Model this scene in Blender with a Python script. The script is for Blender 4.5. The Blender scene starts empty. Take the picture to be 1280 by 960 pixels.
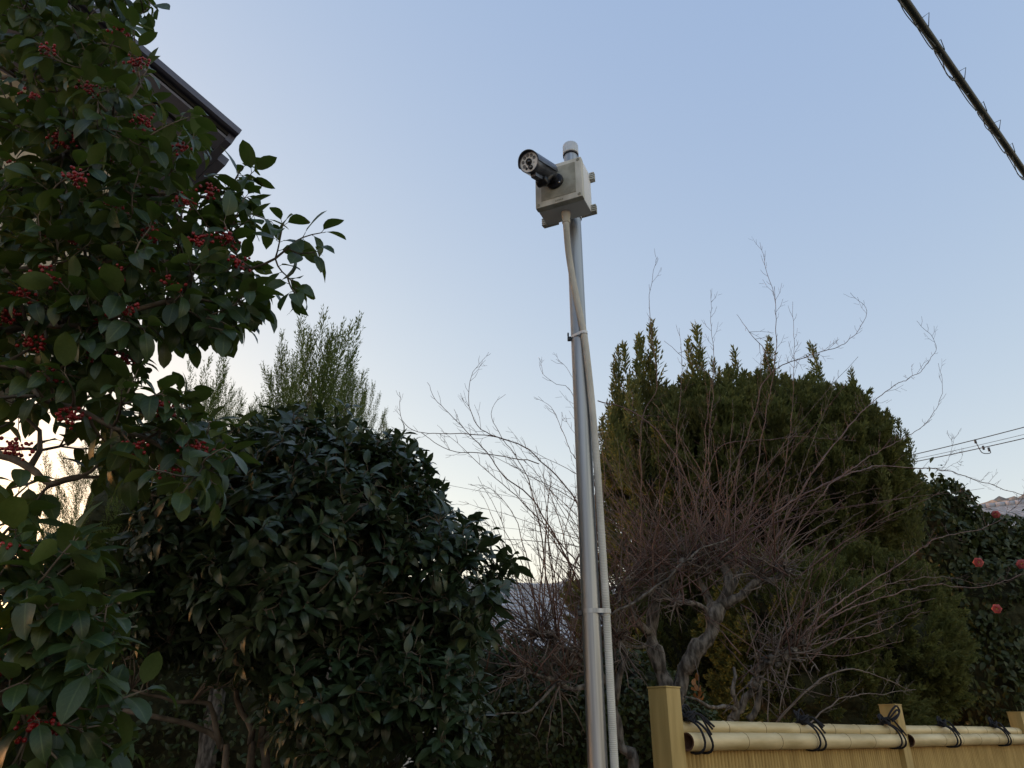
import bpy, bmesh, math, random
import numpy as np
from mathutils import Vector, Matrix, noise as mnoise

# ------------------------------------------------------------------ camera, sky, sun, exposure
SC = bpy.context.scene
COL = SC.collection
rng = np.random.default_rng(7)
random.seed(7)
PITCH = math.radians(25.4)
EYE = 1.55
FOC = 925.0                      # focal length in photograph pixels (1280 wide)
cam = bpy.data.cameras.new('camera')
cam_ob = bpy.data.objects.new('camera', cam)
COL.objects.link(cam_ob)
cam_ob.location = (0, 0, EYE)
cam_ob.rotation_euler = (math.pi / 2 + PITCH, 0, 0)
cam.sensor_width = 36
cam.lens = 36 * FOC / 1280
cam.clip_start = 0.05
cam.clip_end = 3000
SC.camera = cam_ob

SUN_EL, SUN_AZ = math.radians(4.0), math.radians(-60)
world = bpy.data.worlds.new('World')
SC.world = world
world.use_nodes = True
wt = world.node_tree
bg = wt.nodes['Background']
sky = wt.nodes.new('ShaderNodeTexSky')
sky.sky_type = 'NISHITA'
sky.sun_disc = False
sky.sun_elevation = SUN_EL
sky.sun_rotation = SUN_AZ
sky.air_density = 1.0
sky.dust_density = 1.0
sky.ozone_density = 1.0
veil = wt.nodes.new('ShaderNodeVectorMath')          # thin even veil of high haze: warms and pales the whole sky alike
veil.operation = 'MULTIPLY_ADD'
veil.inputs[1].default_value = (1.50, 1.02, 0.46)
veil.inputs[2].default_value = (0.36, 0.68, 1.52)
wt.links.new(sky.outputs[0], veil.inputs[0])
wt.links.new(veil.outputs[0], bg.inputs[0])
bg.inputs[1].default_value = 0.15

sun = bpy.data.lights.new('sun', 'SUN')
sun.energy = 0.5
sun.angle = math.radians(20)
sun.color = (1.0, 0.91, 0.80)
sun_ob = bpy.data.objects.new('sun', sun)
COL.objects.link(sun_ob)
S = Vector((math.sin(SUN_AZ) * math.cos(SUN_EL), math.cos(SUN_AZ) * math.cos(SUN_EL), math.sin(SUN_EL)))
sun_ob.rotation_euler = S.to_track_quat('Z', 'Y').to_euler()
sun_ob.location = (0, 0, 12)

SC.view_settings.view_transform = 'Standard'
SC.view_settings.look = 'None'
SC.view_settings.gamma = 1
SC.view_settings.use_curve_mapping = False
SC.view_settings.exposure = 1.3
SC.render.engine = 'CYCLES'
SC.cycles.use_denoising = True
SC.cycles.max_bounces = 6
SC.cycles.transparent_max_bounces = 8

# ------------------------------------------------------------------ helpers
SP, CP = math.sin(PITCH), math.cos(PITCH)


def at(px, py, Y):
    """the place at horizontal distance Y that the photograph shows at pixel (px, py)"""
    r = (px - 640) / FOC
    u = (480 - py) / FOC
    t = Y / (CP - u * SP)
    return np.array((r * t, Y, EYE + (SP + u * CP) * t))


def proj(P):
    P = np.asarray(P, float)
    x, y, z = P[..., 0], P[..., 1], P[..., 2] - EYE
    d = np.maximum(y * CP + z * SP, 1e-3)
    u = -y * SP + z * CP
    return 640 + FOC * x / d, 480 - FOC * u / d, d


def nrm(a):
    a = np.asarray(a, float)
    return a / np.maximum(np.linalg.norm(a, axis=-1, keepdims=True), 1e-9)


def tag(o, label=None, cat=None, group=None, kind=None):
    if label: o['label'] = label
    if cat: o['category'] = cat
    if group: o['group'] = group
    if kind: o['kind'] = kind
    return o


def empty(name, loc, rot=None):
    o = bpy.data.objects.new(name, None)
    o.empty_display_size = 0.1
    o.location = loc
    if rot is not None:
        o.rotation_euler = rot
    COL.objects.link(o)
    return o


def mesh_np(name, V, F, mats, smooth=True, uv=None, midx=None):
    """V (n,3); F (m,k) with k = 3 or 4 or a list of such arrays"""
    me = bpy.data.meshes.new(name)
    V = np.asarray(V, np.float32)
    Fs = F if isinstance(F, list) else [F]
    Fs = [np.asarray(f, np.int32) for f in Fs if len(f)]
    loops = np.concatenate([f.ravel() for f in Fs])
    tot = np.concatenate([np.full(len(f), f.shape[1], np.int32) for f in Fs])
    st = np.concatenate([[0], np.cumsum(tot)[:-1]]).astype(np.int32)
    me.vertices.add(len(V)); me.vertices.foreach_set('co', V.ravel())
    me.loops.add(len(loops)); me.loops.foreach_set('vertex_index', loops)
    me.polygons.add(len(tot)); me.polygons.foreach_set('loop_start', st)
    me.polygons.foreach_set('loop_total', tot)
    me.polygons.foreach_set('use_smooth', np.full(len(tot), smooth, bool))
    for m in (mats if isinstance(mats, (list, tuple)) else [mats]):
        me.materials.append(m)
    if midx is not None:
        me.polygons.foreach_set('material_index', np.asarray(midx, np.int32))
    if uv is not None:
        l = me.uv_layers.new(name='UVMap')
        l.data.foreach_set('uv', np.asarray(uv, np.float32)[loops].ravel())
    me.update(calc_edges=True)
    me.validate()
    return me


def link(name, me, parent=None):
    o = bpy.data.objects.new(name, me)
    COL.objects.link(o)
    if parent is not None:
        o.parent = parent
    return o


class MB:
    """collects shapes into one mesh"""
    def __init__(self, off=(0, 0, 0)):
        self.V, self.Q, self.T, self.n = [], [], [], 0
        self.off = np.asarray(off, float)

    def add(self, V, Q=None, T=None):
        self.V.append(np.asarray(V, float).reshape(-1, 3))
        if Q is not None and len(Q): self.Q.append(np.asarray(Q, int) + self.n)
        if T is not None and len(T): self.T.append(np.asarray(T, int) + self.n)
        self.n += len(self.V[-1])
        return self

    def tube(self, path, rad, n=6, cap=True):
        P = np.asarray(path, float)
        m = len(P)
        r = np.broadcast_to(np.asarray(rad, float), (m,))
        t = nrm(np.gradient(P, axis=0))
        ref = np.array((0, 0, 1.0)) if abs(t[0][2]) < 0.9 else np.array((1.0, 0, 0))
        a = nrm(np.cross(t[0], ref))
        A = [a]
        for i in range(1, m):
            a = a - t[i] * np.dot(a, t[i])
            a = nrm(a)
            A.append(a)
        A = np.array(A)
        B = np.cross(t, A)
        th = np.arange(n) / n * 2 * math.pi
        V = P[:, None, :] + r[:, None, None] * (A[:, None, :] * np.cos(th)[None, :, None] + B[:, None, :] * np.sin(th)[None, :, None])
        i = np.arange(m - 1)[:, None] * n
        j = np.arange(n)[None, :]
        k = (np.arange(n) + 1)[None, :] % n
        Q = np.stack([i + j, i + k, i + n + k, i + n + j], -1).reshape(-1, 4)
        V = V.reshape(-1, 3)
        T = []
        if cap:
            V = np.vstack([V, P[0], P[-1]])
            c0, c1 = m * n, m * n + 1
            T = [(c0, (q + 1) % n, q) for q in range(n)] + [(c1, (m - 1) * n + q, (m - 1) * n + (q + 1) % n) for q in range(n)]
        return self.add(V, Q, T)

    def lathe(self, prof, n=24, M=None):
        """prof: list of (radius, z) about the local z axis"""
        th = np.arange(n) / n * 2 * math.pi
        V = np.array([[(r * math.cos(a), r * math.sin(a), z) for a in th] for r, z in prof]).reshape(-1, 3)
        m = len(prof)
        i = np.arange(m - 1)[:, None] * n
        j = np.arange(n)[None, :]
        k = (np.arange(n) + 1)[None, :] % n
        Q = np.stack([i + j, i + k, i + n + k, i + n + j], -1).reshape(-1, 4)
        if M is not None:
            M = np.array(M)
            V = V @ M[:3, :3].T + M[:3, 3]
        return self.add(V, Q)

    def box(self, c, s, M=None, bev=0.0):
        bm = bmesh.new()
        bmesh.ops.create_cube(bm, size=1)
        bmesh.ops.scale(bm, vec=s, verts=bm.verts)
        if bev > 0:
            bmesh.ops.bevel(bm, geom=list(bm.edges), offset=bev, segments=2, profile=0.7, affect='EDGES')
        bmesh.ops.translate(bm, vec=c, verts=bm.verts)
        if M is not None:
            bmesh.ops.transform(bm, matrix=Matrix(M), verts=bm.verts)
        bm.verts.index_update()
        V = [v.co[:] for v in bm.verts]
        Q = [[v.index for v in f.verts] for f in bm.faces if len(f.verts) == 4]
        T = []
        for f in bm.faces:
            if len(f.verts) != 4:
                ids = [v.index for v in f.verts]
                T += [(ids[0], ids[q], ids[q + 1]) for q in range(1, len(ids) - 1)]
        bm.free()
        return self.add(V, Q, T)

    def ball(self, c, r, nu=8, nv=5):
        th = np.arange(nu) / nu * 2 * math.pi
        V = [(c[0], c[1], c[2] + r)]
        for i in range(1, nv):
            a = math.pi * i / nv
            V += [(c[0] + r * math.sin(a) * math.cos(t), c[1] + r * math.sin(a) * math.sin(t), c[2] + r * math.cos(a)) for t in th]
        V.append((c[0], c[1], c[2] - r))
        T = [(0, 1 + q, 1 + (q + 1) % nu) for q in range(nu)]
        Q = [(1 + i * nu + q, 1 + (i + 1) * nu + q, 1 + (i + 1) * nu + (q + 1) % nu, 1 + i * nu + (q + 1) % nu) for i in range(nv - 2) for q in range(nu)]
        L = len(V) - 1
        b = 1 + (nv - 2) * nu
        T += [(L, b + (q + 1) % nu, b + q) for q in range(nu)]
        return self.add(V, Q, T)

    def mesh(self, name, mat, smooth=True):
        V = np.vstack(self.V) - self.off
        F = []
        if self.Q: F.append(np.vstack(self.Q))
        if self.T: F.append(np.vstack(self.T))
        return mesh_np(name, V, F, mat, smooth)

    def build(self, name, mat, parent=None, smooth=True):
        return link(name, self.mesh(name, mat, smooth), parent)


def sharp(o, ang=35):
    """shade by angle so flat faces stay flat"""
    me = o.data
    bm = bmesh.new(); bm.from_mesh(me)
    a = math.radians(ang)
    for e in bm.edges:
        e.smooth = not (len(e.link_faces) == 2 and e.calc_face_angle(0) > a)
    bm.to_mesh(me); bm.free()
    return o


# ------------------------------------------------------------------ materials
def new_mat(name):
    m = bpy.data.materials.new(name)
    m.use_nodes = True
    nt = m.node_tree
    b = nt.nodes['Principled BSDF']
    return m, nt, b


def noisy(name, c1, c2, scale=20, rough=0.7, metal=0.0, bump=0.0, bscale=None, stretch=(1, 1, 1), detail=5, spec=0.4, lo=0.35, hi=0.65):
    m, nt, b = new_mat(name)
    N = nt.nodes.new
    tc = N('ShaderNodeTexCoord')
    mp = N('ShaderNodeMapping'); mp.inputs['Scale'].default_value = stretch
    nz = N('ShaderNodeTexNoise'); nz.inputs['Scale'].default_value = scale; nz.inputs['Detail'].default_value = detail
    cr = N('ShaderNodeValToRGB')
    cr.color_ramp.elements[0].position = lo; cr.color_ramp.elements[0].color = (*c1, 1)
    cr.color_ramp.elements[1].position = hi; cr.color_ramp.elements[1].color = (*c2, 1)
    nt.links.new(tc.outputs['Object'], mp.inputs[0]); nt.links.new(mp.outputs[0], nz.inputs['Vector'])
    nt.links.new(nz.outputs['Fac'], cr.inputs[0]); nt.links.new(cr.outputs[0], b.inputs['Base Color'])
    b.inputs['Roughness'].default_value = rough
    b.inputs['Metallic'].default_value = metal
    b.inputs['Specular IOR Level'].default_value = spec
    if bump:
        n2 = N('ShaderNodeTexNoise'); n2.inputs['Scale'].default_value = bscale or scale * 2; n2.inputs['Detail'].default_value = 4
        bp = N('ShaderNodeBump'); bp.inputs['Strength'].default_value = bump; bp.inputs['Distance'].default_value = 0.01
        nt.links.new(mp.outputs[0], n2.inputs['Vector']); nt.links.new(n2.outputs['Fac'], bp.inputs['Height'])
        nt.links.new(bp.outputs[0], b.inputs['Normal'])
    return m


def leaf_mat(name, top1, top2, under, glow, rough=0.38, vein=None, trans=0.25, spec=0.5, patch=None, tuft=False):
    """leaf: glossy upper side, paler dull underside, light shining through"""
    m, nt, b = new_mat(name)
    N = nt.nodes.new; L = nt.links.new
    geo = N('ShaderNodeNewGeometry')
    oi = N('ShaderNodeObjectInfo')
    ad = N('ShaderNodeMath'); ad.operation = 'ADD'
    fr = N('ShaderNodeMath'); fr.operation = 'FRACT'
    L(geo.outputs['Random Per Island'], ad.inputs[0]); L(oi.outputs['Random'], ad.inputs[1]); L(ad.outputs[0], fr.inputs[0])
    mx = N('ShaderNodeMix'); mx.data_type = 'RGBA'
    mx.inputs['A'].default_value = (*top1, 1); mx.inputs['B'].default_value = (*top2, 1)
    if tuft:          # every spray has a tone of its own
        tu = N('ShaderNodeUVMap'); ts = N('ShaderNodeSeparateXYZ'); L(tu.outputs[0], ts.inputs[0]); L(ts.outputs[0], mx.inputs['Factor'])
    else:
        L(fr.outputs[0], mx.inputs['Factor'])
    col = mx.outputs['Result']
    if vein:
        uv = N('ShaderNodeUVMap'); sx = N('ShaderNodeSeparateXYZ'); L(uv.outputs[0], sx.inputs[0])
        ab = N('ShaderNodeMath'); ab.operation = 'SUBTRACT'; ab.inputs[1].default_value = 0.5; L(sx.outputs[0], ab.inputs[0])
        a2 = N('ShaderNodeMath'); a2.operation = 'ABSOLUTE'; L(ab.outputs[0], a2.inputs[0])
        rm = N('ShaderNodeMapRange'); rm.inputs['From Min'].default_value = 0.012; rm.inputs['From Max'].default_value = 0.05
        rm.inputs['To Min'].default_value = 1; rm.inputs['To Max'].default_value = 0
        L(a2.outputs[0], rm.inputs['Value'])
        mv = N('ShaderNodeMix'); mv.data_type = 'RGBA'; mv.inputs['B'].default_value = (*vein, 1)
        L(rm.outputs[0], mv.inputs['Factor']); L(col, mv.inputs['A']); col = mv.outputs['Result']
        # side veins slanting towards the tip
        k1 = N('ShaderNodeMath'); k1.operation = 'MULTIPLY_ADD'; k1.inputs[1].default_value = -0.55; L(a2.outputs[0], k1.inputs[0]); L(sx.outputs[1], k1.inputs[2])
        k2 = N('ShaderNodeMath'); k2.operation = 'MULTIPLY'; k2.inputs[1].default_value = 50.0; L(k1.outputs[0], k2.inputs[0])
        k3 = N('ShaderNodeMath'); k3.operation = 'SINE'; L(k2.outputs[0], k3.inputs[0])
        k4 = N('ShaderNodeMapRange'); k4.inputs['From Min'].default_value = 0.8; k4.inputs['From Max'].default_value = 1.0; k4.inputs['To Max'].default_value = 0.3
        L(k3.outputs[0], k4.inputs['Value'])
        m3 = N('ShaderNodeMix'); m3.data_type = 'RGBA'; m3.inputs['B'].default_value = (*vein, 1)
        L(k4.outputs[0], m3.inputs['Factor']); L(col, m3.inputs['A']); col = m3.outputs['Result']
        # a few leaves yellowed with age
        yl = N('ShaderNodeMapRange'); yl.inputs['From Min'].default_value = 0.975; yl.inputs['From Max'].default_value = 1.0; yl.inputs['To Max'].default_value = 0.4
        L(fr.outputs[0], yl.inputs['Value'])
        m4 = N('ShaderNodeMix'); m4.data_type = 'RGBA'; m4.inputs['B'].default_value = (0.14, 0.13, 0.03, 1)
        L(yl.outputs[0], m4.inputs['Factor']); L(col, m4.inputs['A']); col = m4.outputs['Result']
    mb = N('ShaderNodeMix'); mb.data_type = 'RGBA'; mb.inputs['B'].default_value = (*under, 1)
    L(geo.outputs['Backfacing'], mb.inputs['Factor']); L(col, mb.inputs['A'])
    # blotchy growth
    tc = N('ShaderNodeTexCoord'); nz = N('ShaderNodeTexNoise'); nz.inputs['Scale'].default_value = 14
    L(tc.outputs['Object'], nz.inputs['Vector'])
    if patch:
        # older growth in drifts through the crown
        np_ = N('ShaderNodeTexNoise'); np_.inputs['Scale'].default_value = 2.6; np_.inputs['Detail'].default_value = 5
        L(tc.outputs['Object'], np_.inputs['Vector'])
        rp = N('ShaderNodeMapRange'); rp.inputs['From Min'].default_value = 0.46; rp.inputs['From Max'].default_value = 0.66; rp.inputs['To Max'].default_value = 0.8
        L(np_.outputs['Fac'], rp.inputs['Value'])
        mp_ = N('ShaderNodeMix'); mp_.data_type = 'RGBA'; mp_.inputs['B'].default_value = (*patch, 1)
        L(rp.outputs[0], mp_.inputs['Factor']); L(mb.outputs['Result'], mp_.inputs['A']); mb = mp_
    rv = N('ShaderNodeMapRange'); rv.inputs['To Min'].default_value = 0.65; rv.inputs['To Max'].default_value = 1.35
    L(nz.outputs['Fac'], rv.inputs['Value'])
    ms = N('ShaderNodeVectorMath'); ms.operation = 'SCALE'; L(mb.outputs['Result'], ms.inputs[0]); L(rv.outputs[0], ms.inputs['Scale'])
    L(ms.outputs[0], b.inputs['Base Color'])
    rr = N('ShaderNodeMapRange'); rr.inputs['To Min'].default_value = rough; rr.inputs['To Max'].default_value = 0.75
    L(geo.outputs['Backfacing'], rr.inputs['Value']); L(rr.outputs[0], b.inputs['Roughness'])
    b.inputs['Specular IOR Level'].default_value = spec
    tr = N('ShaderNodeBsdfTranslucent'); tr.inputs['Color'].default_value = (*glow, 1)
    sh = N('ShaderNodeMixShader'); sh.inputs[0].default_value = trans
    L(b.outputs[0], sh.inputs[1]); L(tr.outputs[0], sh.inputs[2])
    L(sh.outputs[0], nt.nodes['Material Output'].inputs['Surface'])
    return m


M_holly = leaf_mat('holly_leaf', (0.017, 0.040, 0.017), (0.037, 0.064, 0.020), (0.058, 0.086, 0.026), (0.10, 0.16, 0.02), 0.40, vein=(0.075, 0.11, 0.04), trans=0.22, spec=0.38)
M_osm = leaf_mat('osmanthus_leaf', (0.016, 0.035, 0.018), (0.038, 0.062, 0.026), (0.040, 0.058, 0.026), (0.06, 0.10, 0.025), 0.38, vein=(0.05, 0.075, 0.04), trans=0.14, spec=0.42)
M_camel = leaf_mat('camellia_leaf', (0.028, 0.042, 0.016), (0.058, 0.070, 0.022), (0.065, 0.075, 0.025), (0.08, 0.11, 0.02), 0.5, trans=0.15, spec=0.3)
M_hedge = leaf_mat('hedge_leaf', (0.024, 0.042, 0.014), (0.055, 0.078, 0.022), (0.05, 0.065, 0.022), (0.08, 0.11, 0.02), 0.5, trans=0.2)
M_jun = leaf_mat('juniper_spray', (0.038, 0.056, 0.016), (0.180, 0.190, 0.060), (0.090, 0.108, 0.032), (0.20, 0.21, 0.06), 0.7, trans=0.3, spec=0.25, patch=(0.070, 0.066, 0.022), tuft=True)
M_jun2 = leaf_mat('juniper_spray_pale', (0.070, 0.108, 0.026), (0.135, 0.180, 0.048), (0.105, 0.142, 0.038), (0.20, 0.25, 0.06), 0.7, trans=0.3, spec=0.2, tuft=True)
M_core = noisy('core_painted_shade', (0.018, 0.021, 0.008), (0.040, 0.040, 0.016), 30, 0.95, bump=1.0, bscale=40)  # crown filler: dark base colour stands in for the shade between sprays and leaves
M_dead = leaf_mat('dead_leaf', (0.28, 0.11, 0.035), (0.40, 0.18, 0.06), (0.30, 0.14, 0.05), (0.4, 0.16, 0.04), 0.7)
M_bark = noisy('plum_bark', (0.045, 0.038, 0.031), (0.20, 0.178, 0.152), 42, 0.9, bump=1.0, bscale=70, stretch=(1, 1, 0.35), detail=8, lo=.38, hi=.62)
M_shoot = noisy('plum_shoot', (0.075, 0.034, 0.026), (0.155, 0.088, 0.068), 8, 0.55)
M_shoot2 = noisy('grey_twig', (0.09, 0.065, 0.052), (0.19, 0.155, 0.13), 10, 0.8)
M_twig = noisy('evergreen_twig', (0.06, 0.048, 0.035), (0.16, 0.13, 0.10), 18, 0.85, bump=0.4)
M_berry = noisy('berry', (0.13, 0.004, 0.007), (0.30, 0.010, 0.012), 45, 0.36, spec=0.5)
M_steel = noisy('brushed_steel', (0.27, 0.285, 0.305), (0.46, 0.48, 0.51), 60, 0.47, 1.0, bump=0.08, bscale=160, stretch=(1, 1, 0.02))
M_cap = noisy('galvanised_cap', (0.52, 0.54, 0.55), (0.66, 0.68, 0.69), 30, 0.5, 0.35)
M_box = noisy('box_plastic', (0.44, 0.44, 0.39), (0.64, 0.64, 0.59), 22, 0.8, bump=0.06, bscale=60, stretch=(1, 1, .3), detail=8, spec=.2)
M_case = noisy('case_plastic_skylit', (0.72, 0.75, 0.78), (0.80, 0.82, 0.85), 9, 0.75, spec=.25)  # paler and bluer than the lid: skylight on the side put into the colour
M_lid = noisy('lid_panel', (0.25, 0.25, 0.205), (0.39, 0.385, 0.325), 22, 0.75, bump=0.1, bscale=80)
M_cond = noisy('conduit_plastic', (0.50, 0.50, 0.46), (0.66, 0.66, 0.62), 9, 0.55)
M_camb = noisy('camera_paint', (0.075, 0.084, 0.108), (0.12, 0.13, 0.16), 40, 0.33, 0.5)
M_camd = noisy('camera_dark', (0.012, 0.013, 0.018), (0.022, 0.024, 0.032), 40, 0.35)
M_face = noisy('camera_face', (0.68, 0.69, 0.70), (0.78, 0.79, 0.80), 40, 0.25)
M_led = noisy('camera_led', (0.12, 0.12, 0.13), (0.22, 0.22, 0.23), 60, 0.2)
M_lens = noisy('camera_lens', (0.006, 0.006, 0.008), (0.012, 0.012, 0.016), 10, 0.05, spec=0.8)
M_screw = noisy('screw_metal', (0.5, 0.5, 0.5), (0.7, 0.7, 0.7), 30, 0.3, 0.9)
M_post = noisy('painted_post', (0.34, 0.240, 0.080), (0.45, 0.325, 0.118), 9, 0.6, bump=0.08, bscale=60, stretch=(3, 3, .35), detail=8)
M_bam = noisy('bamboo_rail', (0.40, 0.31, 0.145), (0.66, 0.545, 0.315), 7, 0.45, stretch=(.5, 2.5, 2.5), bump=0.05, bscale=60, detail=9, lo=.3, hi=.62)
M_slat = noisy('split_bamboo', (0.33, 0.22, 0.066), (0.47, 0.33, 0.115), 9, 0.6, stretch=(3, 3, 0.6), bump=0.05)
M_node = noisy('bamboo_node', (0.16, 0.115, 0.055), (0.26, 0.19, 0.10), 40, 0.7)
M_hole = noisy('bamboo_inside', (0.08, 0.04, 0.025), (0.14, 0.07, 0.04), 30, 0.8)
M_cord = noisy('black_cord', (0.010, 0.011, 0.016), (0.022, 0.023, 0.030), 300, 0.85, bump=0.5, bscale=900)
M_eave = noisy('eave_metal', (0.080, 0.086, 0.125), (0.105, 0.112, 0.155), 4, 0.5, 0.1)
M_soff = noisy('soffit_board', (0.15, 0.16, 0.22), (0.19, 0.20, 0.26), 5, 0.7)
M_gap = noisy('soffit_joint', (0.02, 0.02, 0.02), (0.03, 0.03, 0.03), 5, 0.9)
M_wall = noisy('beige_render', (0.40, 0.35, 0.27), (0.50, 0.44, 0.35), 3, 0.9, bump=0.2, bscale=150)
M_tile = noisy('slate_tile', (0.28, 0.29, 0.32), (0.42, 0.43, 0.46), 2.2, 0.5, bump=0.1, bscale=12)
M_hwall = noisy('house_wall', (0.45, 0.43, 0.39), (0.55, 0.53, 0.48), 1.2, 0.9)
M_ground = noisy('soil', (0.06, 0.05, 0.04), (0.13, 0.11, 0.085), 1.5, 0.95, bump=0.5, bscale=20)
M_hill = noisy('wooded_hill_hazed', (0.19, 0.175, 0.15), (0.30, 0.27, 0.23), 0.25, 0.95, bump=1.0, bscale=0.3, detail=8)  # base colour paled to stand in for distance haze
M_cable = noisy('cable_sheath', (0.030, 0.040, 0.036), (0.050, 0.062, 0.056), 12, 0.5)
M_wire = noisy('wire', (0.05, 0.055, 0.06), (0.07, 0.075, 0.08), 10, 0.6)
M_stamen = noisy('stamen', (0.55, 0.38, 0.06), (0.70, 0.50, 0.12), 60, 0.7)
M_pink = leaf_mat('camellia_petal', (0.33, 0.045, 0.05), (0.47, 0.12, 0.11), (0.34, 0.07, 0.07), (0.6, 0.08, 0.08), 0.6)

# ------------------------------------------------------------------ ground and far terrain
def ground():
    n = 60
    a = np.linspace(-1, 1, n)
    g = np.sign(a) * (np.abs(a) ** 2.6) * 900
    X, Yy = np.meshgrid(g, g)
    Z = rng.normal(0, 0.012, X.shape) * (np.hypot(X, Yy) < 40)
    V = np.stack([X, Yy, Z], -1).reshape(-1, 3)
    i = (np.arange(n - 1)[:, None] * n + np.arange(n - 1)[None, :]).ravel()
    Q = np.stack([i, i + 1, i + n + 1, i + n], -1)
    o = link('ground', mesh_np('ground', V, Q, M_ground))
    tag(o, 'bare brown garden soil under the trees', None, kind='structure')


ground()


def hill():
    """a low wooded ridge behind the roofs"""
    nx, ny = 700, 30
    xs = np.linspace(-260, 340, nx)
    ys = np.linspace(0, 1, ny)
    px = np.array([-260, -120, 0, 10, 30, 70, 110, 150, 200, 340])
    ph = np.array([24, 30, 42, 47, 47, 50, 59, 72, 82, 96])
    H = np.interp(xs, px, ph) + 0.9 * np.sin(xs * 0.11) + 0.6 * np.sin(xs * 0.31 + 1) + 0.5 * np.sin(xs * 0.93)
    X = np.repeat(xs[None, :], ny, 0)
    Yv = 165 + 90 * ys[:, None] + 0 * X
    Z = H[None, :] * np.sin(ys[:, None] * math.pi / 2) ** 0.8 - 1 + rng.normal(0, 0.55, X.shape) * (ys[:, None] > 0.02)
    V = np.stack([X, Yv, Z], -1).reshape(-1, 3)
    i = (np.arange(ny - 1)[:, None] * nx + np.arange(nx - 1)[None, :]).ravel()
    Q = np.stack([i, i + 1, i + nx + 1, i + nx], -1)
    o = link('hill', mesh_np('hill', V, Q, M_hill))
    tag(o, 'low brown wooded hill behind the roofs', None, kind='structure')


hill()


# ------------------------------------------------------------------ houses
def gable_roof(name, root, c, ax, ln, run, rise, z_eave, course, mat):
    """two tiled slopes, courses stepped, tiles rounded, plus ridge"""
    ax = nrm(np.array((ax[0], ax[1], 0.0)))
    nx_ = np.array((-ax[1], ax[0], 0.0))
    mb = MB(root.location)
    nC = int(math.hypot(run, rise) / course)
    nT = int(ln / 0.3)
    for sgn in (1, -1):
        V, Q = [], []
        us = np.linspace(-ln / 2, ln / 2, nT * 4 + 1)
        wave = 0.022 * np.abs(np.sin((us + ln / 2) / 0.3 * math.pi))
        rows = []
        for i in range(nC):
            for f, lift in ((i / nC, 0.045), ((i + 1) / nC, 0.0)):
                p = c + nx_ * sgn * run * (1 - f)
                z = z_eave + rise * f + lift + wave
                rows.append(np.stack([p[0] + ax[0] * us, p[1] + ax[1] * us, z], -1))
        R = np.array(rows)
        m, n = R.shape[:2]
        i = (np.arange(m - 1)[:, None] * n + np.arange(n - 1)[None, :]).ravel()
        q = np.stack([i, i + 1, i + n + 1, i + n], -1)
        mb.add(R.reshape(-1, 3), q if sgn < 0 else q[:, ::-1])
        # underside of the eave
        a, b_ = c + nx_ * sgn * run - ax * ln / 2, c + nx_ * sgn * run + ax * ln / 2
        mb.add([(*a[:2], z_eave - .08), (*b_[:2], z_eave - .08), (*(c + ax * ln / 2)[:2], z_eave + rise - .08), (*(c - ax * ln / 2)[:2], z_eave + rise - .08)], [(0, 1, 2, 3)])
    rf = mb.build('roof', mat, root, smooth=False)
    rb = MB(root.location)
    p0, p1 = c - ax * ln / 2, c + ax * ln / 2
    zr = z_eave + rise + 0.06
    for k in range(int(ln / 0.35)):
        t0, t1 = k * 0.35 / ln, (k + 0.96) * 0.35 / ln
        a, b_ = p0 + (p1 - p0) * t0, p0 + (p1 - p0) * t1
        rb.tube([(a[0], a[1], zr), (b_[0], b_[1], zr)], [0.13, 0.115], 8)
    rb.build('ridge', mat, rf)
    return rf


def far_house(name, label, c, az, ln, run, rise, z_eave):
    ax = np.array((math.sin(az), math.cos(az), 0.0))
    nx_ = np.array((-ax[1], ax[0], 0.0))
    c = np.array((c[0], c[1], 0.0))
    root = empty(name, tuple(c))
    gable_roof('roof', root, c, ax, ln, run, rise, z_eave, 0.27, M_tile)
    mb = MB(c)
    w, l2 = run - 0.6, ln / 2 - 0.5
    P = [c + ax * sx * l2 + nx_ * sy * w for sx, sy in ((-1, -1), (1, -1), (1, 1), (-1, 1))]
    zt = z_eave + 0.1
    V = [(*p[:2], 0) for p in P] + [(*p[:2], zt) for p in P]
    g0, g1 = c - ax * l2, c + ax * l2
    V += [(*g0[:2], z_eave + rise - .25), (*g1[:2], z_eave + rise - .25)]
    mb.add(V, [(0, 1, 5, 4), (1, 2, 6, 5), (2, 3, 7, 6), (3, 0, 4, 7)], [(7, 4, 8), (5, 6, 9)])
    mb.build('wall', M_hwall, root, smooth=False)
    for sy in (-1, 1):
        for k in (-0.5, 0.1, 0.6):
            p = c + ax * l2 * k + nx_ * sy * (w + 0.02)
            Mx = Matrix.Translation(Vector(p) + Vector((0, 0, z_eave - 1.3)) - root.location) @ Matrix.Rotation(math.pi / 2 - az, 4, 'Z')
            wd = MB().box((0, 0, 0), (1.5, 0.06, 1.1), Mx).build('window', M_hwall, root, smooth=False)
            MB().box((0, 0, 0), (1.3, 0.10, 0.95), Mx).build('pane', M_lens, wd, smooth=False)
    return tag(root, label, 'house')


p = at(690, 722, 19)
far_house('neighbour_house', 'house with a blue-grey tiled roof behind the bare shoots beside the steel pole', (p[0] + 0.6, 21.5), math.radians(78), 11, 4.2, 2.1, p[2] - 2.0)
p = at(1290, 612, 26)
far_house('neighbour_house', 'house with a pale tiled roof above the flowering camellia', (p[0] + 2.6, 29.5), math.radians(118), 12, 4.6, 2.3, p[2] - 1.75)


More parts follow.
